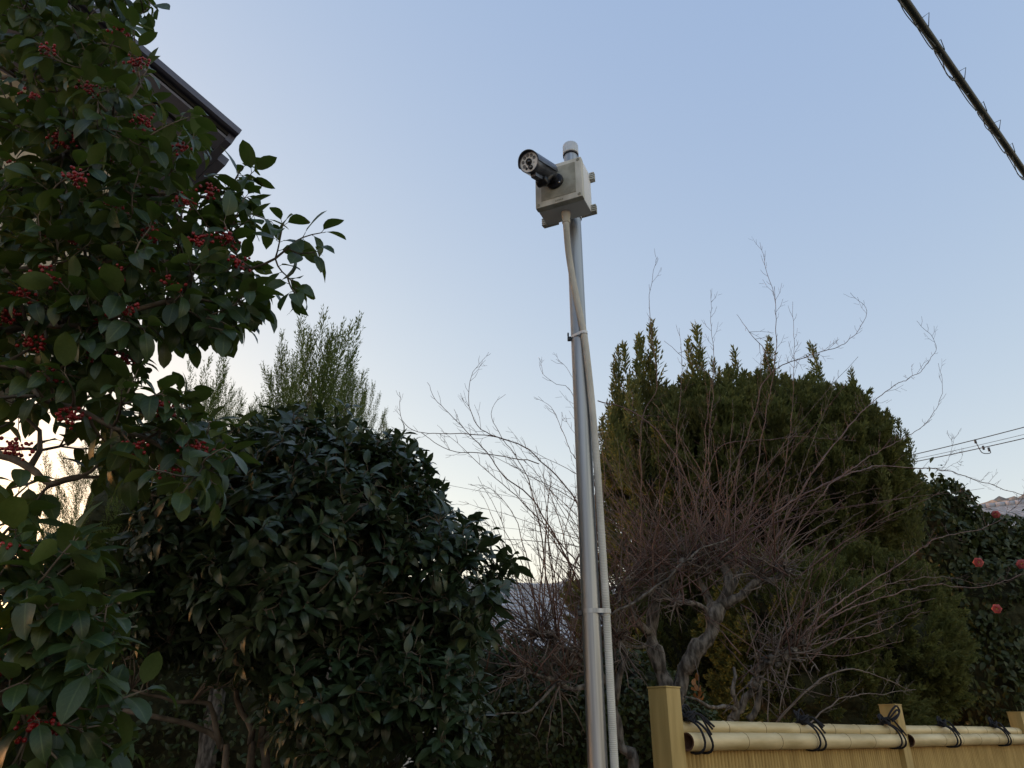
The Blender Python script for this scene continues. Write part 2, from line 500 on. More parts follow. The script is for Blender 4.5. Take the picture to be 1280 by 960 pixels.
def near_house():
    """two storeys, only the corner of its eave shows above the holly"""
    C = at(300, 163, 4.9)
    e2 = np.array((math.sin(math.radians(-47)), math.cos(math.radians(-47)), 0))      # eave, level
    h1 = -np.array((math.sin(math.radians(43)), math.cos(math.radians(43)), 0))       # verge, towards the viewer

    def lift(t):
        q = C + h1 * t
        lo, hi = -1.0, 3.0
        for _ in range(40):
            z = (lo + hi) / 2
            x, y, _d = proj(q + np.array((0, 0, z)))
            want = 163 + (x - 300) * 0.855
            if y > want: lo = z
            else: hi = z
        return z
    t1 = 1.5
    sl = lift(t1) / t1
    e1 = nrm(h1 + np.array((0, 0, sl)))
    nn = nrm(np.cross(e1, e2))
    if nn[2] < 0: nn = -nn
    root = empty('house', (C[0] + (h1 * 2.4 + e2 * 4)[0], C[1] + (h1 * 2.4 + e2 * 4)[1], 0))
    off = np.array(root.location)
    L1, L2 = 3.0, 9.0

    def slab(name, a0, a1, b0, b1, n0, n1, mat, parent):
        V = []
        for n_ in (n0, n1):
            for a, b_ in ((a0, b0), (a1, b0), (a1, b1), (a0, b1)):
                V.append(C + e1 * a + e2 * b_ + nn * n_)
        return MB(off).add(V, [(3, 2, 1, 0), (4, 5, 6, 7), (0, 1, 5, 4), (1, 2, 6, 5), (2, 3, 7, 6), (3, 0, 4, 7)]).build(name, mat, parent, smooth=False)
    roof = slab('roof', 0.0, L1, 0.02, L2, -0.06, -0.01, M_eave, root)
    slab('verge_cap', -0.01, L1, -0.02, 0.045, -0.06, 0.0, M_eave, roof)
    slab('eave_fascia', -0.012, 0.05, 0.048, L2, -0.15, -0.004, M_eave, roof)
    b = 0.05
    for w in (0.27, 0.27, 0.27, 0.27, 0.27):
        slab('soffit_board', 0.045, L1, b + 0.012, b + w - 0.055, -0.125, -0.10, M_soff, roof)
        b += w
    slab('soffit_backing', 0.045, L1, 0.05, L2, -0.095, -0.065, M_gap, roof)
    slab('gutter', -0.10, -0.016, 0.30, L2, -0.16, -0.07, M_eave, roof)
    # wall box under the roof
    P0 = C + h1 * 0.62 + e2 * 0.95
    V = []
    c4 = [(0, 0), (4.2, 0), (4.2, 7.6), (0, 7.6)]
    for s, l in c4:                      # the upper storey juts out over the ground floor
        q = P0 + h1 * s + e2 * l
        V.append((q[0], q[1], 4.05))
    for s, l in c4:
        q = P0 + h1 * s + e2 * l
        zt = C[2] + sl * min(s + 0.62, 2.4) - 0.17
        V.append((q[0], q[1], zt))
    MB(off).add(V, [(0, 1, 5, 4), (1, 2, 6, 5), (2, 3, 7, 6), (3, 0, 4, 7), (3, 2, 1, 0)]).build('wall', M_wall, root, smooth=False)
    Mx = Matrix.Translation(Vector(P0 + h1 * 2.2 + e2 * 5.6 + np.array((0, 0, 2.02 - P0[2]))) - root.location) @ Matrix.Rotation(math.radians(47), 4, 'Z')
    MB().box((0, 0, 0), (3.6, 3.8, 4.06), Mx).build('ground_floor', M_wall, root, smooth=False)
    tag(root, 'beige house with a dark grey metal eave, upper left behind the berry tree', 'house')


near_house()

# ------------------------------------------------------------------ overhead cable and wires
AZF = math.radians(47.8)
FD = np.array((math.sin(AZF), math.cos(AZF), 0.0))        # direction of the fence and the overhead cable
FN = np.array((math.cos(AZF), -math.sin(AZF), 0.0))       # towards the lane


def overhead_cable():
    c = at(1205, 107, 3.2)
    root = empty('overhead_cable', tuple(c))
    ts = np.linspace(-7, 14, 60)
    P = c + ts[:, None] * FD + np.array((0, 0, 1)) * (0.0016 * (ts[:, None]) ** 2)
    MB(c).tube(P, 0.021, 12).build('sheath', M_cable, root)
    # loose lashing wire: sags below, then climbs over in a sharp turn
    mb = MB(c)
    up = np.array((0, 0, 1.0))
    t = -4.0
    k = 0
    while t < 8:
        stp = 0.30 + 0.09 * math.sin(k * 2.1)
        sag = 0.085 + 0.035 * math.sin(k * 1.7)
        b0 = c + FD * t
        base = lambda u: c + FD * (t + u * stp) + up * 0.0016 * (t + u * stp) ** 2
        pts = [base(0) + up * 0.022, base(0.03) - FN * 0.022 , base(.12) - FN * 0.02 - up * 0.03, base(.35) - FN * 0.014 - up * sag, base(.62) - FN * 0.012 - up * sag * 0.9,
               base(.85) - FN * .018 - up * 0.026, base(.97) - FN * 0.024]
        mb.tube(smooth_path(pts, 16), 0.0028, 5)
        q = base(0.97)
        mb.tube([q - FN * 0.024, q + up * 0.024, q + FN * (0.04 + .012 * math.sin(k * 3.3)) + up * 0.03 + FD * .012 * math.cos(k * 2.7), q + FN * 0.022 + FD * 0.05 - up * 0.002, q + FD * 0.06 - up * 0.022, base(1.0) - FN * 0.024 + FD * .03], 0.0026, 5)
        if k % 2 == 0:
            pts = [base(.1) - up * .022, base(.4) - up * (sag * .6 + .02) - FN * .02, base(.8) - up * .04 - FN * .02, base(1.2) - up * (.03 + sag * .5), base(1.5) - up * 0.02]
            mb.tube(smooth_path(pts, 14), 0.0026, 5)
        t += stp
        k += 1
    mb.build('lashing_wire', M_cable, root)
    tag(root, 'thick dark overhead cable wrapped in loose lashing wire, upper right', 'cable')


def smooth_path(pts, n):
    pts = np.asarray(pts, float)
    if len(pts) < 3:
        return pts[0] + np.linspace(0, 1, n)[:, None] * (pts[-1] - pts[0])
    d = np.concatenate([[0], np.cumsum(np.linalg.norm(np.diff(pts, axis=0), axis=1))])
    P = np.vstack([2 * pts[0] - pts[1], pts, 2 * pts[-1] - pts[-2]])
    s = np.linspace(0, d[-1], n)
    idx = np.clip(np.searchsorted(d, s, side='right') - 1, 0, len(pts) - 2)
    u = ((s - d[idx]) / np.maximum(d[idx + 1] - d[idx], 1e-9))[:, None]
    p0, p1, p2, p3 = P[idx], P[idx + 1], P[idx + 2], P[idx + 3]
    return 0.5 * ((2 * p1) + (-p0 + p2) * u + (2 * p0 - 5 * p1 + 4 * p2 - p3) * u ** 2 + (-p0 + 3 * p1 - 3 * p2 + p3) * u ** 3)


overhead_cable()


def far_wire(a, b, Y0, Y1, r, label, ext=1.2, group='thin wires far behind the garden'):
    A, B = at(*a, Y0), at(*b, Y1)
    ts = np.linspace(-ext, 1 + ext, 40)
    P = A + ts[:, None] * (B - A)
    P[:, 2] += 0.02 * np.linalg.norm(B - A) * ((ts - .5) ** 2 - .25)
    o = MB(A).tube(P, r, 6).build('power_wire', M_wire)
    o.location = A
    return tag(o, label, 'wire', group)


far_wire((1130, 571), (1280, 534), 34, 30, 0.020, 'thin power wire, topmost of the three above the camellia')
far_wire((1138, 575), (1280, 543), 34, 30, 0.010, 'thin power wire, middle one of the three above the camellia')
far_wire((1134, 579), (1280, 548), 34, 30, 0.020, 'thin power wire, lowest of the three above the camellia')
far_wire((0, 546), (110, 560), 30, 33, 0.007, 'faint wire crossing the bright sky gap between the berry branches')
far_wire((0, 606), (110, 626), 30, 33, 0.007, 'faint wire below the dark bough in the bright sky gap')
far_wire((590, 612), (720, 633), 30, 33, 0.007, 'faint wire behind the bare shoots beside the pole', 0.8)
far_wire((590, 655), (720, 668), 30, 33, 0.007, 'lower faint wire behind the bare shoots beside the pole', 0.8)
# little jumper loop with two clamps hanging from the wires on the right
ja, jb = at(1219, 551, 32), at(1236, 561, 32)
mb = MB(ja)
mb.tube(smooth_path([ja, ja + np.array((.05, 0, -.22)), at(1228, 566, 32), jb + np.array((.02, 0, -.2)), jb], 20), 0.02, 5)
for q in (ja, at(1229, 559, 32), jb):
    mb.tube([q + np.array((0, 0, .06)), q - np.array((0, 0, .12))], 0.05, 6)
o = mb.build('wire_jumper', M_wire)
o.location = ja
tag(o, 'small hanging jumper loop clamped to the power wires', 'wire')
# ------------------------------------------------------------------ bamboo fence
P1 = at(833, 900, 3.10)
P1 = np.array((P1[0], P1[1], 0.0))


def fence():
    root = empty('bamboo_fence', tuple(P1), (0, 0, math.pi / 2 - AZF))      # local x along the fence, local -y towards the lane
    # local frame: x = FD, y = left of FD (away from the lane)
    posts = [0.0, 2.03, 4.15, 6.2]
    tops = [1.715, 1.70, 1.70, 1.70]
    for x, h in zip(posts, tops):
        mb = MB().box((x, 0, h / 2), (0.088, 0.088, h), bev=0.004)
        pst = sharp(mb.build('post', M_post, root))
        sharp(MB().box((x, 0, h + 0.003), (0.092, 0.092, 0.006), bev=0.0015).build('post_cap', M_post, pst))
    for bay in range(3):
        x0, x1 = posts[bay] + 0.047, posts[bay + 1] - 0.047
        # split-bamboo panel, each slat a half round
        n = int((x1 - x0) / 0.0245)
        w = (x1 - x0) / n
        th = np.linspace(0, math.pi, 7)
        V, Q = [], []
        for i in range(n):
            cx = x0 + (i + .5) * w
            dep = 0.011 + 0.002 * math.sin(i * 12.9)
            top = 1.500 + 0.004 * math.sin(i * 7.7)
            b = len(V)
            for z in (0.05, top):
                for a in th:
                    V.append((cx - math.cos(a) * w * 0.475, -0.007 - math.sin(a) * dep, z))
            for k in range(6):
                Q.append((b + k, b + k + 1, b + 7 + k + 1, b + 7 + k))
        pn = MB().add(V, Q).box(((x0 + x1) / 2, 0.0, 0.765), (x1 - x0 - .002, 0.018, 1.45)).build('slats', M_slat, root, smooth=False)
        tag(pn, kind='stuff')
        # rails
        for nm, yy, zz, r in (('upper_rail', 0.004, 1.574, 0.0275), ('lower_rail', -0.043, 1.526, 0.0325)):
            ov = -0.003 if bay else 0.012
            xs, xe = x0 + ov, x1 - 0.002
            prof_x = [xs]
            rad = [r]
            k = xs + 0.33 + 0.07 * bay + (0.05 if nm[0] == 'l' else 0)
            nodes = []
            while k < xe - 0.05:
                for d, f in ((-0.02, 1.0), (-0.006, 1.035), (-0.002, 1.05), (0.0, 0.985), (0.002, 1.045), (0.006, 1.03), (0.02, 1.0)):
                    prof_x.append(k + d); rad.append(r * f)
                nodes.append(k)
                k += 0.30 + 0.05 * math.sin(k * 9)
            prof_x.append(xe); rad.append(r * 0.97)
            path = [(x, yy + 0.0015 * math.sin(x * 3), zz + 0.002 * math.sin(x * 2.2 + 1)) for x in prof_x]
            rl = MB().tube(path, rad, 20, cap=False).build('rail', M_bam, root)
            for k in nodes:
                cc = (k, yy + 0.0015 * math.sin(k * 3), zz + 0.002 * math.sin(k * 2.2 + 1))
                ring = [(cc[0], cc[1] + r * 1.035 * math.cos(a), cc[2] + r * 1.035 * math.sin(a)) for a in np.linspace(0, 2 * math.pi, 25)]
                MB().tube(ring, 0.0016, 5, cap=False).build('node_ring', M_node, rl)
            # open cut ends
            for xx, s in ((xs, -1), (xe, 1)):
                M4 = Matrix.Translation((xx, yy + 0.0015 * math.sin(xx * 3), zz + 0.002 * math.sin(xx * 2.2 + 1))) @ Matrix.Rotation(s * math.pi / 2, 4, 'Y')
                MB().lathe([(r * (1.0 if s < 0 else .97), 0), (r * 0.80, 0.001), (r * 0.78, -0.05), (0.0005, -0.051)], 20, M4).build('rail_end', M_hole, rl)
    # black cord lashings
    ty = []
    for px in (873, 1017, 1119, 1189, 1253):
        lo, hi = 0, 6
        for _ in range(40):
            m = (lo + hi) / 2
            if proj(P1 + FD * m + FN * .05 + np.array((0, 0, 1.53)))[0] < px: lo = m
            else: hi = m
        ty.append(m)
    for j, x in enumerate(ty):
        mb = MB()
        rr = random.Random(j)
        r = 0.0048
        for s in (-1, 1):
            # a loop round both rails, slanting
            loop = []
            for a in np.linspace(0, 2 * math.pi, 26):
                y = -0.020 + 0.066 * math.cos(a) * (0.9 if math.cos(a) > 0 else 1)
                z = 1.548 + 0.060 * math.sin(a)
                # hug the pair of rails
                y += -0.022 * max(0, -math.sin(a))+ 0.010 * max(0, math.sin(a))
                xx = x + s * (0.012 + 0.018 * (1 - math.sin(a)) / 2) + 0.030 * (1 - math.sin(a)) / 2 - 0.01
                loop.append((xx, y, z))
            mb.tube(loop, r, 6, cap=False)
        kx, ky, kz = x - 0.005, -0.02, 1.608
        for q in range(5):
            a0 = rr.random() * 6.28
            pts = [(kx + 0.018 * math.cos(a0 + a) * (1 + .2 * q), ky + 0.020 * math.sin(a0 + a), kz + 0.012 * math.sin(2 * a + q) + 0.004 * q) for a in np.linspace(0, 6.28, 12)]
            mb.tube(pts, 0.0046, 6)
        # loose ends and bows
        for q in range(3):
            a = rr.uniform(-0.6, 0.9)
            e = np.array((kx + rr.uniform(.03, .09), -0.065 - rr.uniform(0, .02), kz - rr.uniform(0.015, .06)))
            mb.tube(smooth_path([(kx, ky, kz), (kx + 0.03, -0.045, kz + 0.018), e], 10), 0.0042, 6)
        for q in range(3):
            d = rr.uniform(-.03, .03)
            mb.tube(smooth_path([(kx, ky, kz), (kx + d, ky + .01, kz + .03), (kx - 0.03 + d, ky + 0.012, kz + .035 + .02 * rr.random()), (kx - .06, ky, kz + .02 * rr.random())], 10), 0.0042, 6)
        if j == 2:   # the one with an open bow
            bow = [(kx, ky, kz), (kx + .005, ky - .03, kz + .05), (kx + 0.05, ky - .05, kz + .085), (kx + .085, ky - .05, kz + .065), (kx + .06, ky - .05, kz + .045), (kx + .01, ky - .03, kz + .02)]
            mb.tube(smooth_path(bow, 24), 0.005, 6)
            bow = [(kx, ky, kz), (kx + .015, ky - .03, kz + .035), (kx + 0.05, ky - .05, kz + .065), (kx + .075, ky - .05, kz + .055), (kx + .04, ky - .05, kz + .03), (kx + .01, ky - .03, kz + .01)]
            mb.tube(smooth_path(bow, 24), 0.005, 6)
        mb.build('cord_lashing', M_cord, root)
    tag(root, 'tan post and split-bamboo fence with bamboo top rails lashed by black cord', 'fence')


fence()

# ------------------------------------------------------------------ steel pole, junction box, camera, conduit
PX, PY = 0.2575, 2.5


def steel_pole():
    root = empty('steel_pole', (PX, PY, 0))
    top = at(713, 192, 2.5)[2]
    MB().lathe([(0.0303, 0.0), (0.0303, top)], 40).build('shaft', M_steel, root)
    MB().lathe([(0.0005, top + 0.052), (0.022, top + 0.050), (0.0320, top + 0.044), (0.0342, top + 0.036), (0.0342, top + 0.0), (0.0345, top - 0.002), (0.0345, top - 0.010), (0.0304, top - 0.011)], 40).build('end_cap', M_cap, root)
    MB().lathe([(0.0302, top - 0.0115), (0.0340, top - 0.012), (0.0340, top - 0.018), (0.0302, top - 0.0185)], 40).build('cap_seal', M_camd, root)
    tag(root, 'tall brushed steel pole carrying the grey box and security camera', 'pole')


steel_pole()
BN = math.radians(204.5)                                   # the box looks this way
NB = np.array((math.sin(BN), math.cos(BN), 0.0))
BZ = 3.560


def junction_box():
    c = np.array((PX, PY, BZ)) + NB * (0.0303 + 0.018)     # back of the box
    root = empty('junction_box', tuple(c), (0, 0, math.pi - BN))   # local -y = front normal
    # local: x to the viewer's right, -y forward, z up
    W = 0.2
    D = 0.125
    sharp(MB().box((0, -0.0475, 0), (W - .004, 0.095, W - .004), bev=0.006).build('case', M_case, root), 30)
    lid = sharp(MB().box((0, -0.111, 0), (W, 0.028, W), bev=0.006).build('lid', M_box, root), 30)
    sharp(MB().box((0, -0.1255, 0.004), (W * .74, 0.003, W * .76), bev=0.0014).build('lid_panel', M_lid, lid), 30)
    for sx in (-1, 1):
        for sz in (-1, 1):
            Mx = Matrix.Translation((sx * 0.087, -0.1245, sz * 0.087)) @ Matrix.Rotation(math.pi / 2, 4, 'X')
            MB().lathe([(0.0068, 0.0), (0.0068, 0.0016), (0.0045, 0.0020), (0.0040, 0.0010), (0.0003, 0.0008)], 16, Mx).build('screw', M_lid, lid)
    mb = MB()
    for k in range(5):
        mb.box((-.012 + k * .007, -0.1265, -0.0885), (0.005, 0.001, 0.006))
    mb.build('embossed_mark', M_lid, lid, smooth=False)
    # finned mounting lugs at the back corners
    for sx in (-1, 1):
        for sz in (-1, 1):
            mb = MB()
            mb.box((sx * 0.083, 0.004, sz * 0.083), (0.066, 0.010, 0.034), bev=0.002)
            for k in range(4):
                mb.box((sx * 0.108, -0.0085, sz * 0.083 - 0.0145 + k * 0.0097), (0.020, 0.017, 0.0048), bev=0.001)
            sharp(mb.build('mounting_lug', M_box, root), 30)
    # clamp rails and bands round the pole
    for z in (-0.06, 0.06):
        mb = MB().box((0, 0.0055, z), (0.12, 0.009, 0.03), bev=0.001)
        mb.tube([(0.0325 * math.cos(a), 0.048 + 0.0325 * math.sin(a), z) for a in np.linspace(-.6, math.pi + .6, 20)], 0.003, 6)
        mb.build('pole_clamp', M_screw, root)
    # gland under the box for the conduit
    gx, gy = 0.002, -0.052
    MB().lathe([(0.019, -0.098), (0.019, -0.118), (0.0165, -0.121), (0.0165, -0.150), (0.0150, -0.152), (0.0005, -0.152)], 20, Matrix.Translation((gx, gy, 0))).build('conduit_gland', M_cond, root)
    tag(root, 'weathered grey square junction box clamped near the top of the steel pole', 'box')
    return root, (gx, gy, -0.15)


box_root, gland = junction_box()


def to_world_box(v):
    a = math.pi - BN
    x, y, z = v
    b = box_root.location
    return np.array((b[0] + x * math.cos(a) - y * math.sin(a), b[1] + x * math.sin(a) + y * math.cos(a), b[2] + z))


def security_camera():
    # base plate on the lid, body held above and in front of it
    base = to_world_box((-0.012, -0.1272, 0.006))
    az, el = math.radians(214), math.radians(-18)
    ax = np.array((math.sin(az) * math.cos(el), math.cos(az) * math.cos(el), math.sin(el)))
    Y = 2.5 + NB[1] * 0.26
    front = at(660.8, 202.5, 2.21)
    root = empty('security_camera', tuple(base))
    # body frame: z along ax (towards the front), y up
    zc = ax
    xc = nrm(np.cross((0, 0, 1), zc))
    yc = np.cross(zc, xc)
    M = Matrix([(xc[0], yc[0], zc[0], front[0] - base[0]), (xc[1], yc[1], zc[1], front[1] - base[1]), (xc[2], yc[2], zc[2], front[2] - base[2]), (0, 0, 0, 1)])
    R = 0.0425
    Ln = 0.165
    MB().lathe([(0.0005, -Ln), (R * .80, -Ln), (R * .93, -Ln + .006), (R * .95, -Ln + .012), (R * .95, -0.060), (R, -0.058), (R, -0.002), (R * .985, 0.0), (R * .93, 0.0), (R * .92, -0.004)], 40, M).build('body', M_camb, root)
    fp = MB().lathe([(R * .92, -0.0035), (0.0005, -0.0035)], 40, M).build('face_plate', M_face, root)

    def disc(x, y, r, h, mat, name, ring=True):
        Mx = M @ Matrix.Translation((x, y, -0.0034))
        if ring:
            return MB().lathe([(r, 0), (r, h), (r * .82, h * 1.1), (r * .72, h * .5), (0.0003, h * .55)], 20, Mx).build(name, mat, fp)
        return MB().lathe([(r, 0), (r * .9, h * .6), (r * .6, h * .95), (0.0003, h * 1.1)], 20, Mx).build(name, mat, fp)
    # x to the right as seen facing the lens is -xc
    disc(0, 0.002, 0.0130, 0.004, M_camd, 'lens_ring')
    disc(0, 0.002, 0.0095, 0.0046, M_lens, 'lens', ring=False)
    sgn = -1 if True else 1
    for a in (205, 165, 125, 90, 55, 18):
        q = math.radians(a)
        disc(0.0265 * math.cos(q), 0.002 + 0.0265 * math.sin(q), 0.0066, 0.0015, M_led, 'infrared_led')
    disc(0.003, -0.0215, 0.0095, 0.004, M_camd, 'sensor_ring')
    disc(0.003, -0.0215, 0.0060, 0.0046, M_led, 'sensor', ring=False)
    disc(-0.0155, -0.0205, 0.0052, 0.002, M_camd, 'light_sensor')
    disc(0.0205, -0.008, 0.0022, 0.001, M_camd, 'indicator', ring=False)
    # sun shield: a shell over the top, longer than the body
    th = np.radians(np.linspace(-12, 192, 30))
    V, Q = [], []
    zs = (-Ln * .92, -0.05, 0.004, 0.013)
    n = len(th)
    for rr in (R + 0.0035, R + 0.0012):
        for z in zs:
            for a in th:
                tilt = 0 if z < 0.01 else -0.012 * (1 - max(0, math.sin(a)))
                V.append((rr * math.cos(a), rr * math.sin(a), z + tilt))
    m = len(zs)
    for s in range(2):
        for i in range(m - 1):
            for j in range(n - 1):
                b = s * m * n + i * n + j
                f = (b, b + 1, b + n + 1, b + n)
                Q.append(f if s == 0 else f[::-1])
    for j in range(n - 1):
        b = (m - 1) * n + j
        Q.append((b, b + 1, b + m * n + 1, b + m * n))
        Q.append((j + 1, j, j + m * n, j + m * n + 1))
    for i in range(m - 1):
        for j in (0, n - 1):
            b = i * n + j
            Q.append((b, b + n, b + n + m * n, b + m * n))
    Mx = np.array(M)
    V = np.array(V) @ Mx[:3, :3].T + Mx[:3, 3]
    sharp(MB().add(V, Q).build('sun_shield', M_camb, root), 40)
    # bracket: disc on the lid, neck, joint under the body
    nz = NB
    nx_ = nrm(np.cross((0, 0, 1), nz)); ny_ = np.cross(nz, nx_)
    B = Matrix([(nx_[0], ny_[0], nz[0], 0), (nx_[1], ny_[1], nz[1], 0), (nx_[2], ny_[2], nz[2], 0), (0, 0, 0, 1)])
    br = MB().lathe([(0.036, 0.0), (0.036, 0.007), (0.033, 0.011), (0.018, 0.013), (0.016, 0.024), (0.0005, 0.025)], 36, B)
    jt = (np.array(M) @ np.array((0, -R - 0.013, -0.088, 1)))[:3]
    nk = nz * 0.02
    br.tube(smooth_path([nk * .5, nz * 0.045 + np.array((0, 0, -.002)), jt - zc * 0.012 - yc * .004, jt], 14), [0.0125] * 14, 14)
    brk = sharp(br.build('bracket', M_camd, root), 40)
    MB().lathe([(0.0003, -0.022), (0.0165, -0.022), (0.0180, -0.018), (0.0180, 0.018), (0.0165, 0.022), (0.0003, 0.022)], 24, Matrix.Translation(jt) @ Matrix([(zc[0], yc[0], xc[0], 0), (zc[1], yc[1], xc[1], 0), (zc[2], yc[2], xc[2], 0), (0, 0, 0, 1)])).build('joint', M_camd, brk)
    sharp(MB().box((0, -R - 0.004, -0.062), (0.024, 0.020, 0.088), M, bev=0.004).build('foot_block', M_camb, root), 30)
    for a in (200, 320, 80):
        q = math.radians(a)
        Mx = B @ Matrix.Translation((0.0275 * math.cos(q), 0.0275 * math.sin(q), 0.0105))
        MB().lathe([(0.0042, 0), (0.0038, 0.0025), (0.0003, 0.003)], 12, Mx).build('screw', M_screw, brk)
    tag(root, 'dark bullet security camera with a pale lens face on the grey box', 'security camera')


security_camera()


def conduit():
    g = to_world_box(gland)
    px = [(711, 318), (719, 365), (726, 398), (731, 425), (737, 478), (742, 530), (747.5, 600), (752, 670), (756.5, 740), (761, 820), (768.5, 963)]
    Ys = [2.44, 2.452, 2.458, 2.462, 2.47, 2.476, 2.48, 2.485, 2.488, 2.49, 2.49]
    pts = [g + np.array((0, 0, .004)), g + np.array((0, 0, -.03))] + [at(a, b, y) for (a, b), y in zip(px, Ys)]
    e = pts[-1]
    pts += [np.array((e[0] + 0.004, 2.49, 0.7)), np.array((e[0] + 0.006, 2.50, 0.02))]
    P = smooth_path(pts, 200)
    L = np.concatenate([[0], np.cumsum(np.linalg.norm(np.diff(P, axis=0), axis=1))])
    pitch = 0.0052
    s = np.arange(0, L[-1], pitch / 4)
    Q = np.stack([np.interp(s, L, P[:, k]) for k in range(3)], -1)
    rad = 0.0124 + np.array([0.0008, 0.0008, -0.0006, -0.0006])[np.arange(len(s)) % 4]
    root = empty('corrugated_conduit', (e[0], 2.5, 0))
    MB(root.location).tube(Q, rad, 12).build('hose', M_cond, root)
    # ties holding it to the pole
    for py, nm, mat, w in ((418, 'cable_tie', M_face, 0.0055), (763, 'strap', M_steel, 0.007)):
        c = at(733, py, 2.5)
        z = at(728, py, 2.47)[2]
        i = np.argmin(np.abs(P[:, 2] - z))
        cp = P[i]
        a = math.atan2(cp[1] - PY, cp[0] - PX)
        d = math.hypot(cp[0] - PX, cp[1] - PY)
        rp, rc = 0.0318, 0.0150
        b = math.acos(min(1, (rp - rc) / d))
        out = [(PX + rp * math.cos(t), PY + rp * math.sin(t)) for t in np.linspace(a + b, a + 2 * math.pi - b, 30)]
        out += [(cp[0] + rc * math.cos(t), cp[1] + rc * math.sin(t)) for t in np.linspace(a - b, a + b, 12)]
        out.append(out[0])
        V, Qd = [], []
        n = len(out)
        for h in (-w, w):
            for x, y in out:
                V.append((x, y, z + h))
        for k in range(n - 1):
            Qd.append((k, k + 1, n + k + 1, n + k))
        mb = MB(root.location).add(V, Qd)
        a2 = math.radians(188) if py < 500 else math.radians(192)
        hx, hy = PX + (rp + .006) * math.cos(a2), PY + (rp + .006) * math.sin(a2)
        t = mb.build(nm, mat, root)
        hb = MB(root.location)
        hb.box((hx, hy, z - .006), (0.014, 0.012, 0.016), bev=0.002)
        hb.box((hx - .004, hy - .002, z + .012), (0.006, 0.010, 0.012), bev=0.001)
        hb.build('tie_head', M_camd, t)
    tag(root, 'beige corrugated conduit strapped along the steel pole below the box', 'conduit')


conduit()

# ------------------------------------------------------------------ vegetation helpers
def leaf_tpl(width, rows, cols, fold, curl, a=0.9, tip=1.0, wavy=0.0, seed=0, twist=0.0, pw=.75):
    """one leaf, base at the origin, length 1 along y, upper side +z"""
    r = np.random.default_rng(seed)
    v = np.linspace(0, 1, rows)
    w = width / 2 * np.sin(np.pi * np.clip(v, 0, 1) ** a) ** pw * (1 - 0.25 * v ** 4) ** tip
    w[0] = width * 0.02
    w[-1] = width * 0.012
    u = np.linspace(-1, 1, cols)
    V, UV = [], []
    for i in range(rows):
        an = curl * v[i]
        y = math.sin(an) / curl if abs(curl) > 1e-3 else v[i]
        z = -(1 - math.cos(an)) / curl if abs(curl) > 1e-3 else 0
        tw = twist * v[i]
        for q in u:
            f = fold * (1 - 0.35 * abs(q))
            x = q * w[i] * math.cos(f)
            zz = abs(q) * w[i] * math.sin(f) + wavy * math.sin(v[i] * 9 + (3 if q > 0 else 0) + seed) * abs(q) * width
            x, zz = x * math.cos(tw) - zz * math.sin(tw), x * math.sin(tw) + zz * math.cos(tw)
            V.append((x, y - zz * math.sin(an) * 0.5, z + zz))
            UV.append(((q + 1) / 2, v[i]))
    i = (np.arange(rows - 1)[:, None] * cols + np.arange(cols - 1)[None, :]).ravel()
    Q = np.stack([i, i + 1, i + cols + 1, i + cols], -1)
    return np.array(V), Q, np.array(UV)


def frames(d, n):
    """rotation matrices with y along d and z near n"""
    d = nrm(d)
    x = nrm(np.cross(d, n))
    z = np.cross(x, d)
    return np.stack([x, d, z], -1)


def scatter(name, tpls, pos, R, s, idx, mat, parent, off, smooth=True, kind='stuff', own_tone=False):
    Vs, Qs, UVs, n = [], [], [], 0
    for k, (V, Q, UV) in enumerate(tpls):
        m = idx == k
        if not m.any(): continue
        W = np.einsum('nij,kj->nki', R[m] * s[m][:, None, None], V) + pos[m][:, None, :]
        c = len(W)
        Vs.append(W.reshape(-1, 3))
        Qs.append((Q[None] + (np.arange(c) * len(V))[:, None, None]).reshape(-1, Q.shape[1]) + n)
        UVs.append(np.tile(UV, (c, 1)) if not own_tone else np.repeat(rng.random((c, 2)), len(V), axis=0))
        n += c * len(V)
    me = mesh_np(name, np.vstack(Vs) - np.asarray(off), np.vstack(Qs), mat, smooth, np.vstack(UVs))
    o = link(name, me, parent)
    if kind: o['kind'] = kind
    return o


def blur_noise(n):
    return rng.normal(size=(n, 3))


ZB = {}


def pick_visible(pos, R, s, want=300, cell=5):
    """which leaves show largest in the picture (coarse depth test)"""
    mid = pos + R[:, :, 1] * s[:, None] * 0.5
    tipp = pos + R[:, :, 1] * s[:, None] * 0.85
    side = R[:, :, 0] * s[:, None] * 0.15
    x, y, d = proj(mid)
    view = nrm(mid - np.array((0, 0, EYE)))
    face = np.abs(np.einsum('ij,ij->i', R[:, :, 2], view))
    inside = (x > 4) & (x < 1276) & (y > 4) & (y < 956)
    smp = [mid, tipp, mid + side, mid - side, pos + R[:, :, 1] * s[:, None] * 0.25]
    keys = []
    for q in smp:
        a, b, dd = proj(q)
        kk = (np.floor(a / cell).astype(int), np.floor(b / cell).astype(int))
        keys.append((kk, dd))
        for i in range(len(a)):
            k = (kk[0][i], kk[1][i])
            if ZB.get(k, 1e9) > dd[i]: ZB[k] = dd[i]
    vis = np.zeros(len(pos))
    for kk, dd in keys:
        vis += np.array([dd[i] < ZB[(kk[0][i], kk[1][i])] + 0.012 for i in range(len(pos))])
    size = (s * FOC / d) ** 2 * (0.25 + face) * (vis / len(keys)) ** 1.2 * inside
    order = np.argsort(-size)[:want]
    m = np.zeros(len(pos), bool)
    m[order] = size[order] > 0
    return m


